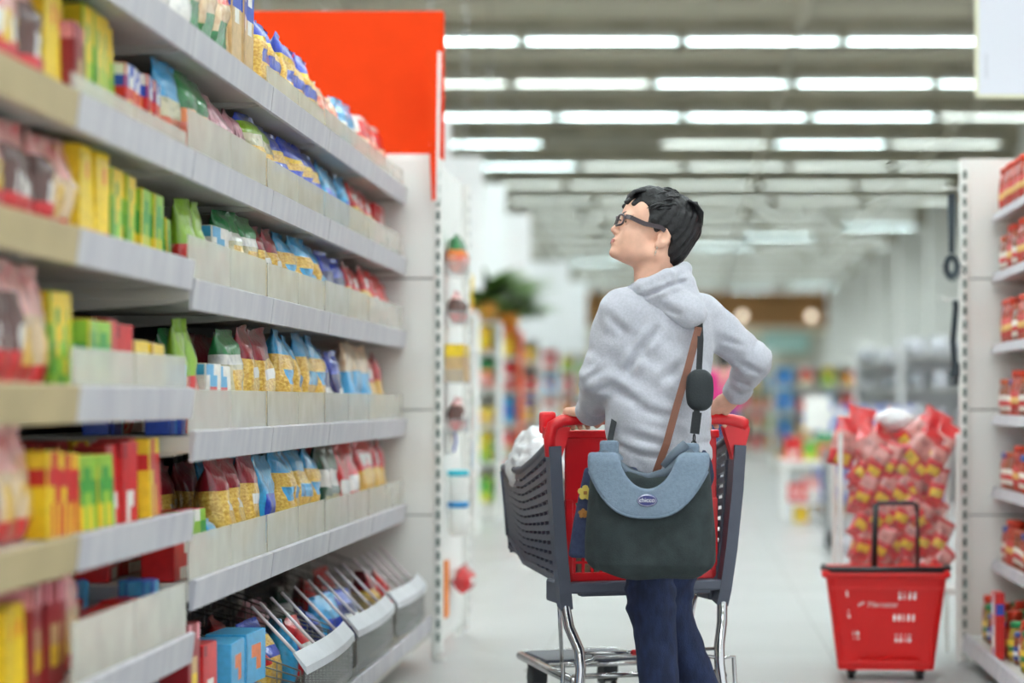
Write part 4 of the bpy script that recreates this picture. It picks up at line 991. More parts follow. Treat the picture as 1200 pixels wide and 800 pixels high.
lp = b.build('lips', M('lip_skin', (196,118,108), .45, var=.05), woman); lp.data.transform(Matrix.Translation(-PX))

# ------------------------------------------------------------------ bags she carries
m_bagk = M('black_green_canvas', (44,54,56), .8, col2=(34,43,45), vscale=25, bump=.25, bscale=300)
m_bagg = M('slate_padded_cloth', (122,138,156), .85, col2=(112,128,146), vscale=120, bump=.25, bscale=320)
m_strapk = M('black_webbing', (34,36,40), .75, bump=.2, bscale=300)
m_leather = M('brown_leather', (124,76,58), .55, var=.15, vscale=20)
BO = P(762,682,6.18); brz = math.radians(-5)
cbag = thing('changing_bag', 'dark canvas changing bag with grey padded flap and oval badge, hanging at the woman\'s hip', 'bag', BO, brz)
def bag_core(X, Y, Z):
    hw = np.interp(Z, [0,.04,.12,.33,.38], [.160,.178,.178,.160,.140]); ty = np.interp(Z, [0,.05,.2,.33,.38], [.055,.080,.078,.058,.030])
    k = ((np.abs(X)/hw)**3.6+(np.abs(Y)/ty)**2.6)**(1/2.8)
    d = (k-1)*ty*.85
    zb = .010-.10*X*.35+.030*(np.abs(X)/.178)**4
    d = smax(d, zb-Z, .03); return smax(d, Z-(.292+.068*np.clip(np.abs(X)/.11,0,1)**2), .015)
def bag_fn(X, Y, Z):
    d = bag_core(X, Y, Z)
    return d+(.003*np.sin(X*38+Z*10)*np.exp(-((Z-.06)/.08)**2)+.002*np.sin(X*30-Z*45))*(np.abs(X)<.14)
vs, fs = surf(bag_fn, (-.22,-.12,-.04), (.22,.12,.42), .006)
o_ = Vector((2,5,1))
for i in range(len(vs)):
    p = Vector(vs[i]); vs[i][1] += .005*noise.noise(p*14+o_)
np_obj('bag_body', [(vs, fs)], m_bagk, cbag)
def flap_fn(X, Y, Z):
    c = bag_core(X, Y, Z); sh = np.abs(c-.010)-.0075
    u = np.abs(X+.0)/.166
    low = (.178+.135*np.clip(u,0,1.2)**2.8)-Z
    d = smax(sh, low, .008)
    d = smax(d, np.abs(X)-.166, .012)
    d = smax(d, -(np.sqrt((X/.082)**2+((Z-.385)/.128)**2)-1)*.08, .008)
    d = smax(d, Y-.03, .01)
    return smax(d, Z-.355, .012)
np_obj('flap', [surf(flap_fn, (-.2,-.13,.13), (.2,.06,.39), .0042)], m_bagg, cbag)
b = MB(); pts = []
for k in range(25):
    x = -.160+.320*k/24; u = abs(x)/.166; z = .181+.135*u**2.8
    hw = np.interp(z, [0,.04,.12,.33,.38], [.160,.178,.178,.160,.140]); ty = np.interp(z, [0,.05,.2,.33,.38], [.055,.080,.078,.058,.030])
    y = -ty*max(0, (1.2**1-(abs(x)/hw)**3.6))**(1/2.6)*1.0-.014; pts.append((x, min(y,-.02), z))
b.tube(pts, .0042, 6); b.build('flap_piping', m_bagg, cbag)
b = MB()                                                 # gathered cloth and tabs in the opening
b.tube([(-.125,-.03,.348),(-.09,-.048,.325),(-.05,-.052,.297),(0,-.054,.287),(.05,-.052,.300),(.09,-.045,.332),(.12,-.03,.352)], [.014,.015,.012,.010,.013,.016,.014], 8)
b.tube([(.10,-.03,.375),(.065,-.045,.345),(.04,-.05,.315)], [.014,.013,.01], 8)
b.build('gathered_lining', M('slate_lining', (92,102,114), .9, var=.1), cbag)
b = MB(); b.box((-.135,-.035,.335), (-.085,.0,.385), bev=.008); b.build('strap_tab', m_bagg, cbag); b = MB(); b.box((.075,-.035,.33), (.135,.0,.378), bev=.008); b.build('strap_tab', m_bagg, cbag)
b = MB(); n = 24; e = []
for yy, rr in ((-.0925,1.0),(-.1005,1.0),(-.103,.9)): e += [(.002+.027*rr*math.cos(2*math.pi*k/n), yy, .226+.0165*rr*math.sin(2*math.pi*k/n)) for k in range(n)]
b.add(e, [[r_*n+k, r_*n+(k+1) % n, (r_+1)*n+(k+1) % n, (r_+1)*n+k] for r_ in range(2) for k in range(n)]+[[2*n+k for k in range(n)]], 0)
badge = b.build('badge', M('navy_badge', (36,40,110), .3, coat=.5), cbag)
tv, tf = text_mb('chicco', .0165); b = MB(); b.add([(x+.002,y-.1037,z+.227) for x,y,z in tv], tf, 0)
b.tube([(.002+.0245*math.cos(2*math.pi*k/24),-.1032,.226+.0143*math.sin(2*math.pi*k/24)) for k in range(24)], .0006, 4, closed=True)
b.build('lettering', M('white_lettering', (240,240,245), .4), badge)
def wstrip(name, pts, w, t, mat, parent, side=(1,0,0)):
    b = MB(); b.strip(pts, w, t, side=side); o = b.build(name, mat)
    inv = Matrix.LocRotScale(parent.location, parent.rotation_euler, None).inverted(); o.data.transform(inv); o.parent = parent; return o
wstrip('shoulder_strap', [P(819,362,6.40),P(820,380,6.355),P(821,398,6.335),P(819,436,6.315),P(816,490,6.29),P(814,506,6.285)], .017, .004, m_strapk, cbag)
wstrip('hip_strap', [P(721,486,6.38),P(717,505,6.30),P(712,530,6.22)], .016, .004, m_strapk, cbag)
b = MB(); b.strip([P(817,483,6.285),P(814,508,6.28)], .026, .008, side=(1,0,0))
for k in range(3): c_ = P(813.5-.4*k, 513+8*k, 6.268-.01*k); b.tube([c_+Vector((.007*math.cos(a*math.pi/4)*(1 if k % 2 else .4), .004*math.cos(a*math.pi/4), .012*math.sin(a*math.pi/4))) for a in range(8)], .0022, 5, closed=True)
b.box(P(808,548,6.2)+Vector((0,-.0,0)), P(817,532,6.24), bev=.004)
o = b.build('strap_clip', m_strapk); o.data.transform(Matrix.LocRotScale(BO, cbag.rotation_euler, None).inverted()); o.parent = cbag
pc = P(820,457,6.30)
def pad_fn(X, Y, Z):
    hw = np.interp(Z, [-.058,-.04,0,.04,.06], [.030,.037,.0390,.037,.029]); k = ((np.abs(X)/hw)**3+(np.abs(Y)/.022)**2.4+(np.abs(Z)/.058)**4)**(1/3)
    return (k-1)*.02
vs, fs = surf(pad_fn, (-.06,-.04,-.08), (.06,.04,.08), .0045); vs = vs+np.array(pc)
o = np_obj('shoulder_pad', [(vs, fs)], M('black_padding', (38,44,48), .7, bump=.2, bscale=250)); o.data.transform(Matrix.LocRotScale(BO, cbag.rotation_euler, None).inverted()); o.parent = cbag
# small denim handbag with a leather strap
HB = P(716,655,6.295)
hb_ = thing('denim_handbag', 'navy denim handbag with yellow flower patches and brown strap behind the canvas bag', 'bag', HB, math.radians(4))
def hb_fn(X, Y, Z):
    hw = np.interp(Z, [0,.1,.26], [.120,.105,.072]); k = ((np.abs(X)/hw)**8+(np.abs(Y)/.026)**2.6)**(1/3); d = (k-1)*.026
    return smax(smax(d, .004-Z+.06*X*.0, .012), Z-.255, .012)+.0*Z
np_obj('pouch', [surf(hb_fn, (-.15,-.06,-.03), (.15,.06,.29), .006)], M('navy_denim', (56,66,98), .85, col2=(44,52,82), vscale=70, bump=.3, bscale=350), hb_)
m_flow = M('yellow_felt', (222,196,96), .85, var=.1); m_flow2 = M('ochre_felt', (176,120,60), .85)
for x, z, r in ((-.072,.185,.020),(-.078,.128,.013)):
    b = MB()
    for k in range(5):
        a = 2*math.pi*k/5+.3; c_ = (x+r*.62*math.cos(a), -.029, z+r*.62*math.sin(a))
        b.add([(c_[0]+r*.42*math.cos(q*math.pi/4), -.0315, c_[2]+r*.42*math.sin(q*math.pi/4)) for q in range(8)]+[(c_[0]+r*.46*math.cos(q*math.pi/4), -.024, c_[2]+r*.46*math.sin(q*math.pi/4)) for q in range(8)],
              [list(range(8))]+[[q, (q+1) % 8, 8+(q+1) % 8, 8+q] for q in range(8)], 0)
    fl = b.build('flower_patch', m_flow if r > .015 else m_flow2, hb_)
    b = MB(); b.box((x-r*.25,-.034,z-r*.25), (x+r*.25,-.028,z+r*.25), bev=.002); b.build('flower_centre', m_flow2, fl)
wstrip('leather_strap', [P(821,366,6.40),P(818,386,6.345),P(806,432,6.318),P(793,476,6.305),P(781,520,6.295),P(770,550,6.30),P(760,580,6.315)], .0205, .005, m_leather, hb_)

# ------------------------------------------------------------------ red rolling basket
m_bred = M('basket_red', (226,16,18), .42, var=.04, coat=.1)
m_blk = M('black_plastic', (26,24,28), .45)
KB = Vector((.762, 8.76, 0))
kb = thing('rolling_basket', 'red plastic rolling shopping basket with black handle on the floor beside the clear bin', 'shopping basket', KB, math.radians(-3))
def rring(hw, hd, r, n=4):
    pts = []
    for cx, cy, a0 in ((hw-r,-hd+r,-90),(hw-r,hd-r,0),(-hw+r,hd-r,90),(-hw+r,-hd+r,180)):
        for k in range(n+1): a = math.radians(a0+90*k/n); pts.append((cx+r*math.cos(a), cy+r*math.sin(a)))
    return pts
def wall_uv(u, v):                                       # u around from the front-left, v up
    z = .045+.365*v; hw = .180+.048*v; hd = .115+.04*v
    return hw, hd, z
def basket_wall(axis):
    """one wall as a grid with real slots; axis 0 front, 1 back, 2 left, 3 right"""
    b = MB(); nu, nv = 46, 36; vs = []
    for j in range(nv+1):
        hw, hd, z = wall_uv(0, j/nv)
        for i in range(nu+1):
            t_ = -1+2*i/nu; rnd = .012*max(0, (abs(t_)-.86)/.14)**2
            if axis == 0: vs.append((t_*hw, -hd+rnd, z))
            elif axis == 1: vs.append((t_*hw, hd-rnd, z))
            else: vs.append(((-1 if axis == 2 else 1)*(hw-rnd), t_*hd, z))
    fs = []
    for j in range(nv):
        for i in range(nu):
            v = j; hole = False
            if axis == 0:
                for (r0, r1, cs) in ((26,28,(28,30,32,34)),(18,20,(26,28,30,32,34)),(10,12,(27,29,31,33)),(27,29,(7,)),(19,21,(7,)),(11,13,(8,10)),):
                    if r0 <= v <= r1 and i in cs: hole = True
                if 3 <= v <= 4 and 8 < i < 38 and i % 3: hole = True
            elif axis == 1:
                hole = 5 <= v <= 31 and 3 < i < 43 and i % 8 not in (0,) and v % 9 not in (0,)
            else: hole = 8 <= v <= 30 and 6 < i < 40 and i % 4 < 2 and v % 6 < 4
            if not hole: k = j*(nu+1)+i; fs.append([k, k+1, k+nu+2, k+nu+1])
    b.add(vs, fs); o = b.build(['front_wall','back_wall','side_wall','side_wall'][axis], m_bred, kb)
    md = o.modifiers.new('thick', 'SOLIDIFY'); md.thickness = .004; md.offset = 0
    return o
fw = basket_wall(0); basket_wall(1); basket_wall(2); basket_wall(3)
b = MB(); b.prism(rring(.182,.117,.02), 'z', .04, .05); b.build('bottom', m_bred, kb)
b = MB()
lv = [(rring(.229,.156,.02), .395), (rring(.240,.166,.025), .392), (rring(.244,.170,.028), .402), (rring(.240,.166,.025), .42), (rring(.224,.150,.02), .42), (rring(.222,.148,.02), .395)]
vs = [(x, y, z) for pts, z in lv for x, y in pts]; n = len(lv[0][0])
b.add(vs, [[a*n+k, a*n+(k+1) % n, ((a+1) % 6)*n+(k+1) % n, ((a+1) % 6)*n+k] for a in range(6) for k in range(n)], 0)
b.prism(rring(.234,.161,.022), 'z', .355, .36)
b.v = b.v[:len(vs)]; b.f = b.f[:6*n]; b.m = b.m[:6*n]; b.sm = b.sm[:6*n]
b.build('rim', m_bred, kb)
b = MB()
for z, g in ((.345,.004),(.06,.003)):
    for s_ in (-1,1):
        hw, hd, _ = wall_uv(0, (z-.045)/.365); b.box((-hw,s_*hd-.004,z), (hw,s_*hd+.004,z+.012), bev=.002)
for x in (-.13,0,.13): b.box((x-.004,-.160,.06), (x+.004,-.150,.09), bev=.001) if False else None
b.build('rib', m_bred, kb)
b = MB(); b.tube([(-.236,.02,.425),(-.238,-.10,.425),(-.21,-.166,.425),(.21,-.166,.425),(.238,-.10,.425),(.236,.02,.425)], .0115, 8); b.build('carry_handle', m_blk, kb)
b = MB(); b.tube([(-.036,.135,.40),(-.034,.142,.55),(-.030,.147,.66)], .0125, 8); b.tube([(.132,.135,.40),(.133,.142,.55),(.130,.147,.66)], .007, 8)
b.tube([(-.031,.147,.62),(-.026,.147,.655),(-.012,.147,.662),(.116,.147,.662),(.128,.147,.652),(.131,.147,.63)], .0085, 8)
b.build('pull_handle', m_blk, kb)
for x in (-.13,.13):
    for y in (-.08,.08):
        b = MB(); b.tube([(x-.012,y,.024),(x+.012,y,.024)], .0235, 14); b.box((x-.018,y-.012,.022), (x-.013,y+.012,.045)); b.box((x+.013,y-.012,.022), (x+.018,y+.012,.045)); b.build('wheel', m_blk, kb)
tv, tf = text_mb('Mercator', .030, .0006); b = MB(); zz = .29; hd = wall_uv(0, (zz-.045)/.365)[1]
tl = math.atan(.04/.365)
b.add([(x-.012, -hd-.0035+y-z*math.tan(tl), z+zz) for x, y, z in tv], tf, 0)
for k in range(3): b.box((-.105+.008*k,-hd-.004,zz-.006+.004*k), (-.1+.008*k,-hd-.0025,zz+.004+.004*k))
b.build('lettering', M('white_print', (244,236,236), .4), fw)

# ------------------------------------------------------------------ clear bin of red snack bags
bin_ = thing('display_bin', 'clear sided display bin full of red snack bags beside the slotted end panel', 'display bin', (.86,9.42,0))
m_acr = acrylic('bin_acrylic', (235,225,222), .05, .06)
bx0, bx1, by0, by1 = -.235, .235, -.2, .2
for s_ in (0, 1):
    b = MB(); y = by0 if s_ == 0 else by1-.004; b.box((bx0,y,.30), (bx1,y+.004,.915)); b.build('front_pane' if s_ == 0 else 'back_pane', m_acr, bin_)
    b = MB(); x = bx0 if s_ == 0 else bx1-.004; b.box((x,by0+.005,.30), (x+.004,by1-.005,.915)); b.build('side_pane', m_acr, bin_)
b = MB(); b.box((bx0,by0,.275), (bx1,by1,.30), bev=.004); b.build('bin_floor', m_white, bin_)
for x in (bx0-.012, bx1-.006):
    for y in (by0-.012, by1-.006):
        b = MB(); b.box((x,y,0), (x+.018,y+.018,.93), bev=.003); b.build('post', m_white, bin_)
F['snackw'] = film('snack_pale', (214,140,132), (112,22,34), 24)
F['snackr'] = film('snack_red', (222,28,32), (160,14,22), 30)
KIND['snack'] = (K_bag('snack_bag',.078,.165,.055,[(.60,'snackr'),(.92,'snackw'),(1,'red')],(.24,.46,.6,'yellow'),seed=41), .085, 'red snack bag with yellow patch', 'snack bag')
KIND['snacktop'] = (K_bag('snack_bag',.12,.20,.07,[(.3,'red'),(.72,'snackw'),(1,'red')],(.05,.25,.5,'yellow'),seed=42), .12, 'pale and red snack bag', 'snack bag')
RN = ['lowest','second','third','fourth','fifth','topmost']
def rotplace(kind, loc, e, label, group):
    o = place(kind, loc, 0, label, group); o.rotation_euler = e; return o
for r_ in range(5):
    for c_ in range(6):
        x = .86-.165+.060*c_+(.025 if r_ % 2 else 0)+R.uniform(-.008,.008); z = .312+.104*r_+R.uniform(-.014,.014)
        if x > .86+.165: continue
        rotplace('snack', (x-.02, 9.42-.147+R.uniform(-.006,.006), z), (R.uniform(-.06,.06), R.uniform(.2,.85) if R.random() < .85 or c_ < 2 else -.5, R.uniform(-.3,.3)), 'red snack bag with yellow patch behind the clear pane, %s along, %s layer' % (nth(c_+1), RN[r_]), 'snack bags in the clear bin')
    for c_ in range(4):
        x = .86-.15+.095*c_
        rotplace('snack', (x-.02, 9.42-.03+R.uniform(-.01,.01), .312+.094*r_), (R.uniform(-.1,.1), R.uniform(.15,.6), R.uniform(-.4,.4)), 'red snack bag deep in the clear bin, %s along, %s layer' % (nth(c_+1), RN[r_]), 'snack bags in the clear bin')
heap = [(-.20,-.15,.88,.3),(-.11,-.15,.90,.9),(-.02,-.15,.875,-.5),(.07,-.15,.89,.8),(.16,-.14,.885,.6),(-.17,-.03,.93,.6),(-.05,-.03,.94,.7),(.06,-.04,.955,.9),(.15,-.03,.94,.6),(-.12,.08,.92,.2),(.02,.08,.93,.9),(.14,.08,.93,.5)]
for i, (x, y, z, a) in enumerate(heap):
    rotplace('snacktop', (.86+x-.04, 9.42+y, z-.085), (R.uniform(-.5,-.1), a, R.uniform(-.4,.4)), 'pale and red snack bag heaped on the clear bin, %s from the walkway' % nth(i+1), 'snack bags heaped on the bin')
o = blobby('white_pack', 'white pack lying on top of the heaped snack bags', 'bag', (.86-.0,9.42+.02,.93), (.085,.08,.05), m_sack, 6, .01, 20)

# ------------------------------------------------------------------ utensils and signs by the sauce shelves
m_nyl = M('black_nylon', (44,58,66), .4, var=.05)
def hook(z):
    t = thing('display_hook', 'white display hook on the slotted upright holding the %s' % ('spaghetti spoon' if z > 1.7 else 'serving fork'), 'hook', (1.118,9.32,z))
    b = MB(); b.box((-.004,-.02,-.02), (.0,.02,.02)); b.build('plate', m_white, t)
    b = MB(); b.tube([(0,0,0),(-.06,0,.002),(-.07,0,.012)], .003, 6); b.build('prong', m_white, t)
hook(1.925); hook(1.475)
up_ = P(1115.5,226,9.29)
t = thing('spaghetti_spoon', 'black toothed spaghetti spoon hanging on the upper hook', 'utensil', (up_.x, 9.30, up_.z-.375))
b = MB(); out = [(.014,.375),(.016,.36),(.016,.33),(.012,.20),(.012,.13),(-.012,.13),(-.012,.20),(-.016,.33),(-.016,.36),(-.014,.375)]
b.prism(out, 'y', -.006, .006); b.build('handle', m_nyl, t)
b = MB(); n = 20
for ra, rb_ in (((.033,.052),(.009,.024)),):
    o1 = [(ra[0]*math.cos(2*math.pi*k/n), .075+ra[1]*math.sin(2*math.pi*k/n)) for k in range(n)]; i1 = [(rb_[0]*math.cos(2*math.pi*k/n), .075+rb_[1]*math.sin(2*math.pi*k/n)) for k in range(n)]
    vs = [(x,-.006-.01*(1-(z-.02)/.11),z) for x,z in o1]+[(x,-.006,z) for x,z in i1]+[(x,.006,z) for x,z in o1]+[(x,.006,z) for x,z in i1]
    fs = [[k,(k+1)%n,n+(k+1)%n,n+k] for k in range(n)]+[[2*n+k,3*n+k,3*n+(k+1)%n,2*n+(k+1)%n] for k in range(n)]+[[k,2*n+k,2*n+(k+1)%n,(k+1)%n] for k in range(n)]+[[n+k,n+(k+1)%n,3*n+(k+1)%n,3*n+k] for k in range(n)]
    b.add(vs, fs)
b.build('bowl', m_nyl, t)
b = MB()
for k in range(9):
    a = math.pi+math.pi*(k-0)/8; p = Vector((.030*math.cos(a), -.004, .075+.052*math.sin(a))); b.tube([p*1.0, p+Vector((.010*math.cos(a),-.016,.008*math.sin(a)))], [.0055,.0035], 6)
b.build('tooth', m_nyl, t)
up_ = P(1120,352,9.29)
t = thing('serving_fork', 'black curved serving fork hanging on the lower hook', 'utensil', (up_.x, 9.30, up_.z-.365))
b = MB(); b.strip([(.0,0,.365),(.002,0,.335),(-.004,0,.27),(-.010,0,.2),(-.006,0,.13),(-.001,0,.09)], .024, .012, side=[(1,0,0)]*6); b.build('handle', m_nyl, t)
b = MB(); b.box((-.020,-.008,.05), (.018,.006,.11), bev=.008); b.build('bowl', m_nyl, t)
for k in range(4):
    b = MB(); z = .075-.017*k; b.tube([(.006,0,z),(-.016,-.004,z-.004),(-.036,-.01,z+.004)], [.006,.0055,.003], 6); b.tube([(.008,0,.075),(.008,0,z)], .006, 6); b.build('prong', m_nyl, t)
t = thing('hanging_sign', 'blank white aisle sign in a pale cream frame hanging above the sauce shelves', 'sign', (1.70,10.0,2.39))
b = MB(); b.box((-.43,-.004,.012), (.43,.004,.66)); b.build('face', M('sign_face', (234,236,246), .4, emit=0), t)
b = MB()
for lo_, hi_ in (((-.435,-.012,-.0),(.435,.012,.016)),((-.435,-.012,.66),(.435,.012,.676)),((-.435,-.012,.0),(-.419,.012,.676)),((.419,-.012,0),(.435,.012,.676))): b.box(lo_, hi_, bev=.005)
b.build('frame', M('cream_frame', (240,238,208), .5), t)

for x in (-.35,.35): b = MB(); b.tube([(x,0,.67),(x,0,CEIL-2.39)], .004, 6); b.build('hanging_rod', m_chrome, t)
b = MB()
for k in range(9): b.box((-.388,-.0052,.09+.012*k), (-.382,-.004,.097+.012*k))
b.build('fine_print', M('fine_grey_print', (176,180,190), .5), t)

# ------------------------------------------------------------------ goods on the aisle side of the end unit
t = thing('side_panel_unit', 'white pegged side panel behind the slotted upright, hung with small goods', 'shelving', (-1.02,9.86,0))
b = MB(); b.box((-.03,-.50,.06), (0,.52,2.04), bev=.003); b.build('panel', m_white, t)
b = MB(); b.box((.0,.46,.03), (.03,.52,2.04), bev=.003); b.box((-.03,-.5,0), (.0,-.42,.06)); b.box((-.03,.44,0), (.0,.52,.06)); b.build('upright', m_white, t)
b = MB(); z = .1
while z < 2: b.box((.0298,.478,z), (.0312,.49,z+.03)); z += .055
b.build('slot', m_slot, t)
side = [(272,320,'orangesac','salmon and green sachet'),(338,378,'brownsac','brown sachet'),(400,446,'tanbox','tan carton'),(462,504,'brownsac','brown sachet')]
for i, (ya, yb, kd, ds) in enumerate(side):
    za, zb = P(530,yb,9.6).z, P(530,ya,9.6).z
    tt = thing('side_tray', 'small clear tray on the pegged side panel, %s from the top' % nth(i+1), 'tray', (-1.016,9.62,za-.012), 0, 'trays on the side panel')
    b = MB(); b.box((0,-.12,0), (.085,.12,.006)); b.build('tray_floor', m_clear, tt)
    b = MB(); b.box((.081,-.12,.006), (.085,.12,.06)); b.box((0,-.12,.006), (.081,-.117,.06)); b.box((0,.117,.006), (.081,.12,.06)); b.build('tray_side', m_clear, tt)
    for q in range(2):
        h0 = {'orangesac':.24,'brownsac':.26,'tanbox':.11}[kd]
        place(kd, (-.972,9.565+.115*q,za-.004), math.pi/2, '%s in the %s clear tray of the side panel, %s end' % (ds, nth(i+1), 'near' if q == 0 else 'far'), 'goods on the side panel', .75, (zb-za)/h0*.95)
for i, (y_, col) in enumerate(((555,(60,190,210)),(592,(50,140,200)))):
    p = P(528,y_,9.6); tt = thing('bottle_cap_pack', 'small white tub with %s lid hanging on the side panel' % ('turquoise' if i == 0 else 'blue'), 'tub', (-.965,9.6,p.z-.13))
    b = MB(); b.lathe([(.03,0),(.04,.01),(.042,.11),(.036,.125)], n=14); b.build('tub', m_white, tt)
    b = MB(); b.lathe([(.042,.122),(.046,.126),(.046,.142),(.04,.146)], n=14); b.build('lid', M('lid_tub%d' % i, col, .4), tt)
    b = MB(); b.box((-.054,-.012,.1), (-.035,.012,.11)); b.build('clip', m_white, tt)
p = P(524,690,9.5)
t = thing('orange_tag', 'long orange price tag strip on the side panel near the floor', 'tag', (-1.012,9.52,p.z))
b = MB(); b.box((0,-.05,-.12), (.012,.05,.12), bev=.004); b.build('strip', M('orange_tag', (246,140,40), .5, var=.05), t); b = MB(); b.tube([(-.01,0,.118),(.02,0,.123)], .004, 6); b.build('pin', m_white, t)
o = place('redbag', (-.966,9.85,P(530,695,9.8).z), math.pi/2, 'pink red bag hanging low on the side panel', None, 1, .6)
p = P(535,515,9.6)
t = thing('blue_card', 'white and blue card clipped to the side panel', 'card', (-1.015,9.6,p.z))
b = MB(); b.box((.0,-.04,-.06), (.03,.04,.06), bev=.003); b.build('card', m_white, t); b = MB(); b.tube([(.034,-.03,.05),(.045,-.03,.0),(.034,-.03,-.05)], .005, 6); b.build('stripe', F['blue'], t)

# ------------------------------------------------------------------ far racks of goods
pool = ['ybox','redbox','cyanbox','grnbox','tanbox','bluebox','goldblue','redbag','beigebag','redyel','orangesac','whitepink','ygbox','redwhite','lowred','bluebag']
def rack(x, y, n, facing, label, width=1.1, h=1.75, kinds=None, gname='far racks', lv=5, frame=m_white, per=4):
    rz = math.pi/2 if facing == '+x' else -math.pi/2 if facing == '-x' else 0
    t = thing('goods_rack', label, 'shelving', (x,y,0), rz, gname); w = width/2
    b = MB(); b.box((-w,.42,0), (w,.45,h), bev=.004); b.box((-w-.02,-.02,0), (-w,.45,h), bev=.004); b.box((w,-.02,0), (w+.02,.45,h), bev=.004); b.box((-w,-.01,h-.02), (w,.42,h), bev=.004); b.build('frame', frame, t)
    b = MB(); b.box((-w,-.05,.0), (w,.42,.14), bev=.004); b.build('base_deck', m_shelf, t)
    zs = [.145]
    for k in range(1, lv):
        z = .14+(h-.1)*k/lv; zs.append(z+.025); b = MB(); b.box((-w,0,z), (w,.42,z+.022), bev=.003); b.box((-w,-.008,z-.01), (w,0,z+.032), bev=.002); b.build('shelf', m_shelf, t)
    for j, z in enumerate(zs):
        kd0 = kinds[j % len(kinds)] if kinds else None
        for q in range(per):
            kd = kd0 or pool[R.randrange(len(pool))]; p = width/per; u = -w+(q+.5)*p; v = .13
            c_, s_ = math.cos(rz), math.sin(rz); gap = (h-.1)/lv-.05; hh = KIND_H.get(kd, .22)
            place(kd, (x+u*c_-v*s_, y+u*s_+v*c_, z), rz+R.uniform(-.1,.1), '%s, %s along %s shelf up, %s' % (KIND[kd][2], nth(q+1), nth(j+1), n), 'goods on the %s' % n, min(1.6, p/KIND[kd][1]*.85), 1.5, 0.0, gap if j < lv-1 else gap-.05)
    return t
KIND_H = {'ybox':.24,'redbox':.16,'cyanbox':.15,'grnbox':.15,'tanbox':.11,'bluebox':.17,'goldblue':.24,'redbag':.2,'beigebag':.2,'redyel':.15,'orangesac':.24,'whitepink':.24,'ygbox':.2,'redwhite':.23,'lowred':.1,'bluebag':.22,'redspag':.2,'spag':.29,'dredbox':.22,'navybag':.2}
LR = [13.4,15.8,18.2,20.6,23.2,26.4,30.5,35.0,40.0]
LK = [['dredbox','navybag','navybag','redbag','bluebag'],['redyel','redbox','redspag','redyel','orangesac'],['ybox','cyanbox','orangesac','redyel','beigebag'],['grnbox','ygbox','tanbox','orangesac','ybox'],['redbag','redwhite','bluebag','redbag','ybox'],None,['redbag','bluebag','whitepink','cyanbox','redbag'],None,None]
m_oframe = M('orange_frame', (232,104,60), .5)
for i, y in enumerate(LR):
    rack(-2.42 if i else -2.3, y, '%s rack behind pasta aisle' % nth(i+1), '-y', '%s goods rack behind the pasta aisle, %s from the pegged side panel' % ('orange framed' if i in (1,4) else 'white framed', nth(i+1)), 1.4 if i else 1.0, 1.78, LK[i], 'far racks', 5, m_oframe if i in (1,4) else m_white, 5)
for i, (y, xr, zt, zb) in enumerate(((16.6,-1.72,3.12,2.05),(19.2,-1.72,3.12,2.0),(21.6,-1.72,3.12,2.0),(25.0,-1.72,3.12,2.0),(33.2,-1.72,3.1,1.9),(39.0,-1.72,3.1,1.9))):
    t = thing('header_board', 'blank white header board hanging over the far racks, %s from the pasta aisle' % nth(i+1), 'sign', (xr-.75,y,zb), 0, 'white header boards')
    b = MB(); b.box((-.75,-.015,0), (.75,.015,zt-zb), bev=.004); b.build('board', M('header_white', (244,246,246), .5, var=.02), t)
    
    for x in (-.6,.6): b = MB(); b.tube([(x,0,zt-zb),(x,0,CEIL-zb)], .006, 6); b.build('hanger', m_chrome, t)
# leafy plants standing on two of the racks
m_leaf = M('leaf_green', (120,152,78), .5, col2=(78,112,48), vscale=8)
def plant(x, y, z, label, seed):
    t = thing('potted_plant', label, 'plant', (x,y,z)); rr = random.Random(seed)
    b = MB(); b.lathe([(.09,0),(.13,.16),(.14,.17),(.12,.17),(.11,.15)], n=14); b.build('pot', M('ochre_pot', (226,160,60), .5), t)
    b = MB()
    for k in range(170):
        a = rr.uniform(0, 6.28); L = rr.uniform(.28,.62); e = rr.uniform(.35,1.35); pts = []
        for q in range(6):
            f = q/5; r_ = L*f*math.cos(e*(1-.5*f)); pts.append(Vector((r_*math.cos(a), r_*math.sin(a), .15+L*f*math.sin(e)-.18*f*f)))
        n_ = len(pts); vs = []
        for q, p in enumerate(pts): w = .058*math.sin(math.pi*(q+.25)/(n_-.3)); sd = Vector((-math.sin(a),math.cos(a),.15))*w; vs += [p-sd, p+sd]
        b.add(vs, [[2*q,2*q+1,2*q+3,2*q+2] for q in range(n_-1)], 0, True)
    b.build('leaves', m_leaf, t)
plant(-1.86,20.85,1.79,'leafy green plant in an ochre pot on top of the fourth far rack', 3)
plant(-1.84,23.45,1.79,'leafy green plant in an ochre pot on top of the fifth far rack', 4)
for i, (x, y, kd) in enumerate(((-1.80,18.4,'ybox'),(-2.0,18.4,'beigebag'),(-2.2,18.4,'orangesac'),(-1.85,16.0,'ybox'),(-2.05,16.0,'bluebag'))):
    place(kd, (x,y,1.787), 0, '%s standing on top of the %s rack behind the pasta aisle' % (KIND[kd][2], 'third' if y > 16.5 else 'second'), 'goods on top of the far racks', 1.2, 1.2)

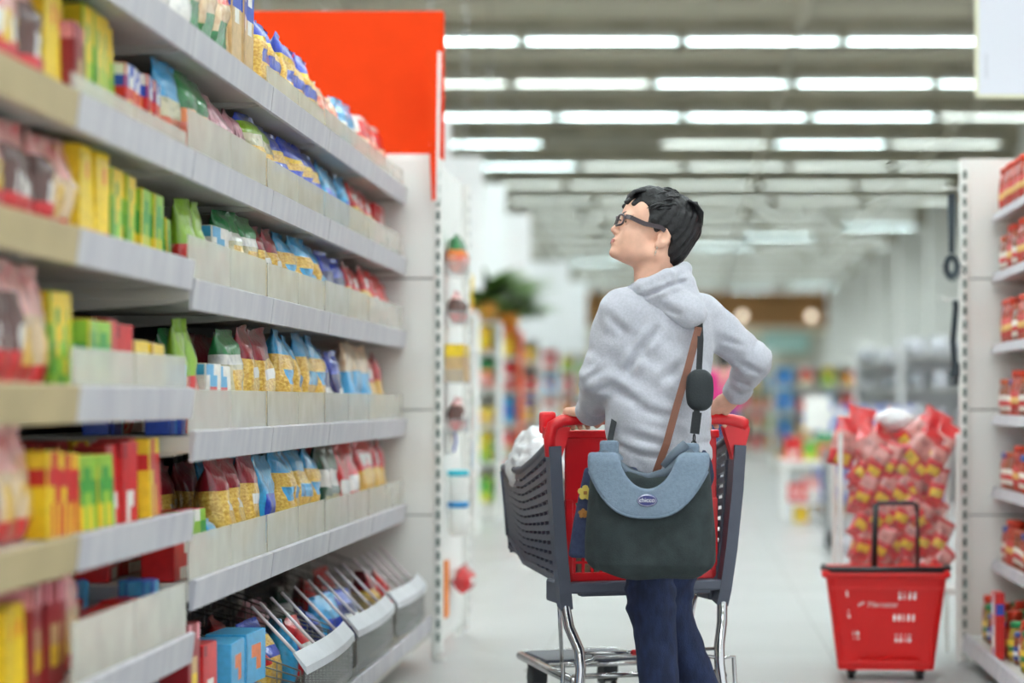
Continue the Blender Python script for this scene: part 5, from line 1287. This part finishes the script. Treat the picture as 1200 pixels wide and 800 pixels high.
# right-hand side of the walkway: pallets, tables, racks of pots
KIND['drinks'] = (K_box('drinks_pack',.30,.22,.22,['bwbwb','bbbbb','wbwbw','wwwww','bwbwb']), .3, 'blue and white drinks pack', 'drinks pack')
t = thing('pallet', 'wooden pallet under the blue drinks packs', 'pallet', (1.80,21.6,0))
b = MB()
for k in range(5): b.box((-.55+.25*k-.06,-.4,.10), (-.55+.25*k+.06,.4,.12))
b.build('deck_board', M('pallet_wood', (176,146,104), .8, var=.2), t)
b = MB()
for k in (-1,0,1): b.box((-.6,.35*k-.04,0), (.6,.35*k+.04,.10))
b.build('bearer', M('pallet_wood'), t)
for l_ in range(4):
    for c_ in range(4):
        if l_ == 3 and c_ == 3: continue
        for r_ in range(2): place('drinks', (1.35+.305*c_,21.35+.26*r_,.122+.225*l_), R.uniform(-.03,.03), 'blue and white drinks pack, %s along, %s layer of the pallet, %s row' % (nth(c_+1), nth(l_+1), 'front' if r_ == 0 else 'back'), 'drinks packs on the pallet')
t = thing('display_table', 'white display table of mixed cartons between the walkway and the drinks pallet', 'table', (1.06,20.2,0))
b = MB(); b.box((-.24,-.4,.50), (.24,.4,.54), bev=.006); b.build('table_top', m_white, t)
for x in (-.2,.2):
    for y in (-.35,.35): b = MB(); b.box((x-.02,y-.02,0), (x+.02,y+.02,.5)); b.build('leg', m_white, t)
b = MB(); b.box((-.22,-.37,.16), (.22,.37,.18)); b.build('lower_shelf', m_white, t)
for i, (kd, x, z, sx, sz) in enumerate((('redbox',.93,.542,1.2,1.3),('grnbox',1.08,.542,1,1.1),('orangesac',1.21,.542,1,1.0),('lowred',.95,.182,1.2,1.6),('whitepink',1.10,.182,1,.9),('bluebox',1.22,.182,1.2,1.3),('ybox',1.0,.0,1.3,.6))):
    place(kd, (x,19.95,z), 0, '%s on the white display table by the pallet' % KIND[kd][2] if z > .5 else '%s %s the white display table by the pallet' % (KIND[kd][2], 'on the lower shelf of' if z > .1 else 'on the floor under'), None, sx, sz)
def board_sign(name, label, p, w, h, zfoot=0):
    t = thing(name, label, 'sign', (p.x,p.y,0)); b = MB(); b.box((-w/2,-.015,p.z-h/2), (w/2,.015,p.z+h/2), bev=.004); b.build('face', m_white, t)
    b = MB(); b.tube([(0,.03,.012),(0,.03,p.z)], .015, 8); b.lathe([(.16,0),(.16,.012),(.03,.02)], (0,.03,0), 14); b.build('stand', m_chrome, t)
board_sign('standing_sign', 'plain white upright sign standing behind the drinks pallet', P(1015,424,30), .34, .52)
board_sign('standing_sign', 'plain white notice on a stand beside the mixed carton table', P(958,484,21.0), .24, .32)
m_steel = M('pan_steel', (196,198,204), .4, .5); m_pdark = M('pan_dark', (160,164,170), .4, .2)
def pot(x, y, z, r, h, dark, label):
    t = thing('cooking_pot', label, 'pot', (x,y,z), R.uniform(0,6), 'pots on the kitchenware racks')
    b = MB(); b.lathe([(r*.92,0),(r,.01),(r,h),(r*.97,h),(r*.96,.015)], n=16); b.build('pan', m_pdark if dark else m_steel, t)
    b = MB(); b.tube([(r,-.03,h*.8),(r+.03,-.025,h*.85),(r+.03,.025,h*.85),(r,.03,h*.8)], .006, 6); b.tube([(-r,-.03,h*.8),(-r-.03,-.025,h*.85),(-r-.03,.025,h*.85),(-r,.03,h*.8)], .006, 6); b.build('handle', m_pdark, t)
for i, (x, y) in enumerate(((2.75,24.5),(3.6,25.5),(2.6,29.0),(3.5,31.0))):
    n = '%s kitchenware rack' % nth(i+1); t = thing('kitchenware_rack', 'pale grey kitchenware rack by the pillared wall, %s from the sauce shelves' % nth(i+1), 'shelving', (x,y,0), 0, 'kitchenware racks')
    b = MB(); b.box((-.42,.40,0), (.42,.43,1.75), bev=.004); b.box((-.44,-.02,0), (-.42,.43,1.75)); b.box((.42,-.02,0), (.44,.43,1.75)); b.build('frame', M('rack_grey', (228,230,230), .5), t)
    for k in range(5):
        z = .1+.36*k; b = MB(); b.box((-.42,0,z), (.42,.40,z+.02), bev=.003); b.build('shelf', m_shelf, t)
        for q in range(3): pot(x-.27+.27*q, y+.17, z+.021, R.uniform(.085,.105), R.uniform(.10,.2), (k+q+i) % 3 == 0, '%s cooking pot, %s along %s shelf up, %s' % ('dark' if (k+q+i) % 3 == 0 else 'steel', nth(q+1), nth(k+1), n))
m_wirec = M('cage_grey', (150,152,152), .4, .6)
t = thing('roll_cage', 'grey wire roll cage standing between the carton table and the clear bin', 'cage', (1.22,16.4,0))
b = MB(); quad_grid(b, (-.22,-.3,.16), (.22,-.3,.16), (.22,-.3,.72), (-.22,-.3,.72), 10, 8, .006, .006); quad_grid(b, (-.22,.3,.16), (.22,.3,.16), (.22,.3,.72), (-.22,.3,.72), 10, 8, .006, .006)
quad_grid(b, (-.22,-.3,.16), (-.22,.3,.16), (-.22,.3,.72), (-.22,-.3,.72), 10, 8, .006, .006); quad_grid(b, (.22,-.3,.16), (.22,.3,.16), (.22,.3,.72), (.22,-.3,.72), 10, 8, .006, .006); b.build('wire_side', m_wirec, t)
b = MB(); b.box((-.24,-.32,.13), (.24,.32,.16), bev=.004); b.build('platform', m_wirec, t)
for x in (-.19,.19):
    for y in (-.27,.27): b = MB(); b.tube([(x-.015,y,.05),(x+.015,y,.05)], .05, 12); b.box((x-.02,y-.02,.09), (x+.02,y+.02,.13)); b.build('caster', m_tyre, t)
RRK = [(1.95,34.0),(1.5,44.0),(2.9,46.0),(.9,56.0),(2.4,60.0)]
for i, (x, y) in enumerate(RRK):
    rack(x, y, '%s rack beyond the pallet' % nth(i+1), '-y', 'white goods rack far along the hall, %s beyond the drinks pallet' % nth(i+1), 1.3, 1.6, None, 'distant racks', 4)
for i in range(4):                                       # checkout counters far down the hall
    x = -2.6+2.2*i; t = thing('checkout_counter', 'white checkout counter at the far end of the hall, %s from the racks side' % nth(i+1), 'counter', (x,68+.6*(i%2),0), 0, 'checkout counters')
    b = MB(); b.box((-.7,-.5,0), (.7,.5,.9), bev=.02); b.build('body', m_white, t); b = MB(); b.box((-.75,-.55,.9), (.75,.55,.95), bev=.01); b.build('worktop', m_shelf, t)
    b = MB(); b.tube([(.5,0,.95),(.5,0,2.3)], .03, 8); b.box((.2,-.12,2.3), (.8,.12,2.6), bev=.02); b.build('lane_sign', m_white, t)
for i, (px0, px1, ya, yb, col) in enumerate(((895,950,388,412,(176,214,206)),(700,770,392,412,(226,232,230)),(955,985,392,440,(236,236,228)))):
    a, c_ = P(px0,yb,76.5), P(px1,ya,76.5)
    t = thing('shop_banner', ['pale teal banner','long pale grey banner','tall pale banner'][i]+' hanging below the brown band on the back wall', 'banner', ((a.x+c_.x)/2,77.4 if yb < 420 else 77.9,a.z))
    b = MB(); b.box((-(c_.x-a.x)/2,0,0), ((c_.x-a.x)/2,.03,c_.z-a.z), bev=.01); b.build('cloth', M('banner%d' % i, col, .6, var=.05), t)
    b = MB(); b.tube([(-(c_.x-a.x)/2-.05,.0,c_.z-a.z),((c_.x-a.x)/2+.05,.0,c_.z-a.z)], .03, 8); b.box((-.05,.03,c_.z-a.z-.1), (.05,.59 if yb < 420 else .09,c_.z-a.z-.05)); b.build('rod', m_chrome, t)

# ------------------------------------------------------------------ distant shopper
SP = Vector((P(848,470,26).x, 26.0, 0))
sh = thing('person', 'shopper with dark hair in pink top and blue jeans walking away beyond the trolley', 'person', SP)
J = lambda x, y, z: Vector((x, y, z))
bp_ = [(J(0,0,1.0),J(0,0,1.32),.12,.14),(J(0,0,1.38),J(0,0,1.5),.055,.05)]
legs = [(J(-.09,.0,.92),J(-.10,.06,.5),.085,.06),(J(-.10,.06,.5),J(-.10,-.02,.09),.058,.04),(J(-.10,-.02,.05),J(-.11,.13,.035),.038,.032),(J(.09,.0,.92),J(.10,.10,.5),.085,.06),(J(.10,.10,.5),J(.10,.16,.09),.058,.04),(J(.10,.16,.05),J(.11,.31,.035),.038,.032)]
arms = [(J(-.17,0,1.34),J(-.22,-.02,1.08),.05,.04),(J(-.22,-.02,1.08),J(-.2,.12,.88),.038,.028),(J(.17,0,1.34),J(.22,-.02,1.08),.05,.04),(J(.22,-.02,1.08),J(.2,.12,.88),.038,.028)]
hands = []
for s_ in (-1,1):
    w = J(s_*.2,.13,.865); hands.append((J(s_*.2,.12,.88), w+J(0,.03,-.03), .026, .028))
    for q in range(4): hands.append((w+J(s_*(.012*(q-1.5)),.04,-.04), w+J(s_*(.013*(q-1.5)),.06,-.085-(.01 if q in (1,2) else 0)), .010, .008))
    hands.append((w+J(-s_*.02,.03,-.02), w+J(-s_*.035,.06,-.05), .011, .008))
headp = [(J(0,.0,1.58),J(0,.02,1.56),.088,.085),(J(0,.045,1.535),J(0,.075,1.505),.05,.03),(J(0,.085,1.56),J(0,.105,1.54),.012,.012),(J(-.085,.0,1.56),J(-.09,-.005,1.58),.015,.015),(J(.085,.0,1.56),J(.09,-.005,1.58),.015,.015)]
np_obj('body', [surf(body_fn(bp_+legs+arms+hands+headp), (-.34,-.25,-.01), (.34,.42,1.72), .014)], m_skin, sh)
np_obj('top', [surf(body_fn([(J(-.05,0,1.0),J(-.06,0,1.3),.135,.14),(J(.05,0,1.0),J(.06,0,1.3),.135,.14)]+[(a,b_,r0+.016,r1+.02) for a,b_,r0,r1 in (arms[0],arms[2])]), (-.36,-.25,.80), (.36,.25,1.52), .016)], M('pink_top', (226,58,140), .8, var=.08), sh)
np_obj('jeans', [surf(body_fn([(J(-.04,0,.9),J(.04,0,.9),.14,.14)]+[(a,b_,r0+.012,r1+.014) for i_,(a,b_,r0,r1) in enumerate(legs) if i_ % 3 < 2]), (-.34,-.25,.04), (.34,.36,1.1), .016)], M('blue_jeans', (70,92,140), .85, var=.1), sh)
np_obj('hair', [surf(body_fn([(J(0,-.015,1.60),J(0,-.03,1.55),.098,.09),(J(0,-.05,1.52),J(0,-.055,1.45),.075,.05)]), (-.2,-.22,1.3), (.2,.2,1.8), .012)], m_hair, sh)
for L in (legs[2], legs[5]): np_obj('shoe', [surf(body_fn([(L[0]-J(0,.02,0),L[1],.046,.04)]), tuple(L[0]-J(.1,.12,.1)), tuple(L[1]+J(.1,.1,.1)), .012)], m_shoe, sh)
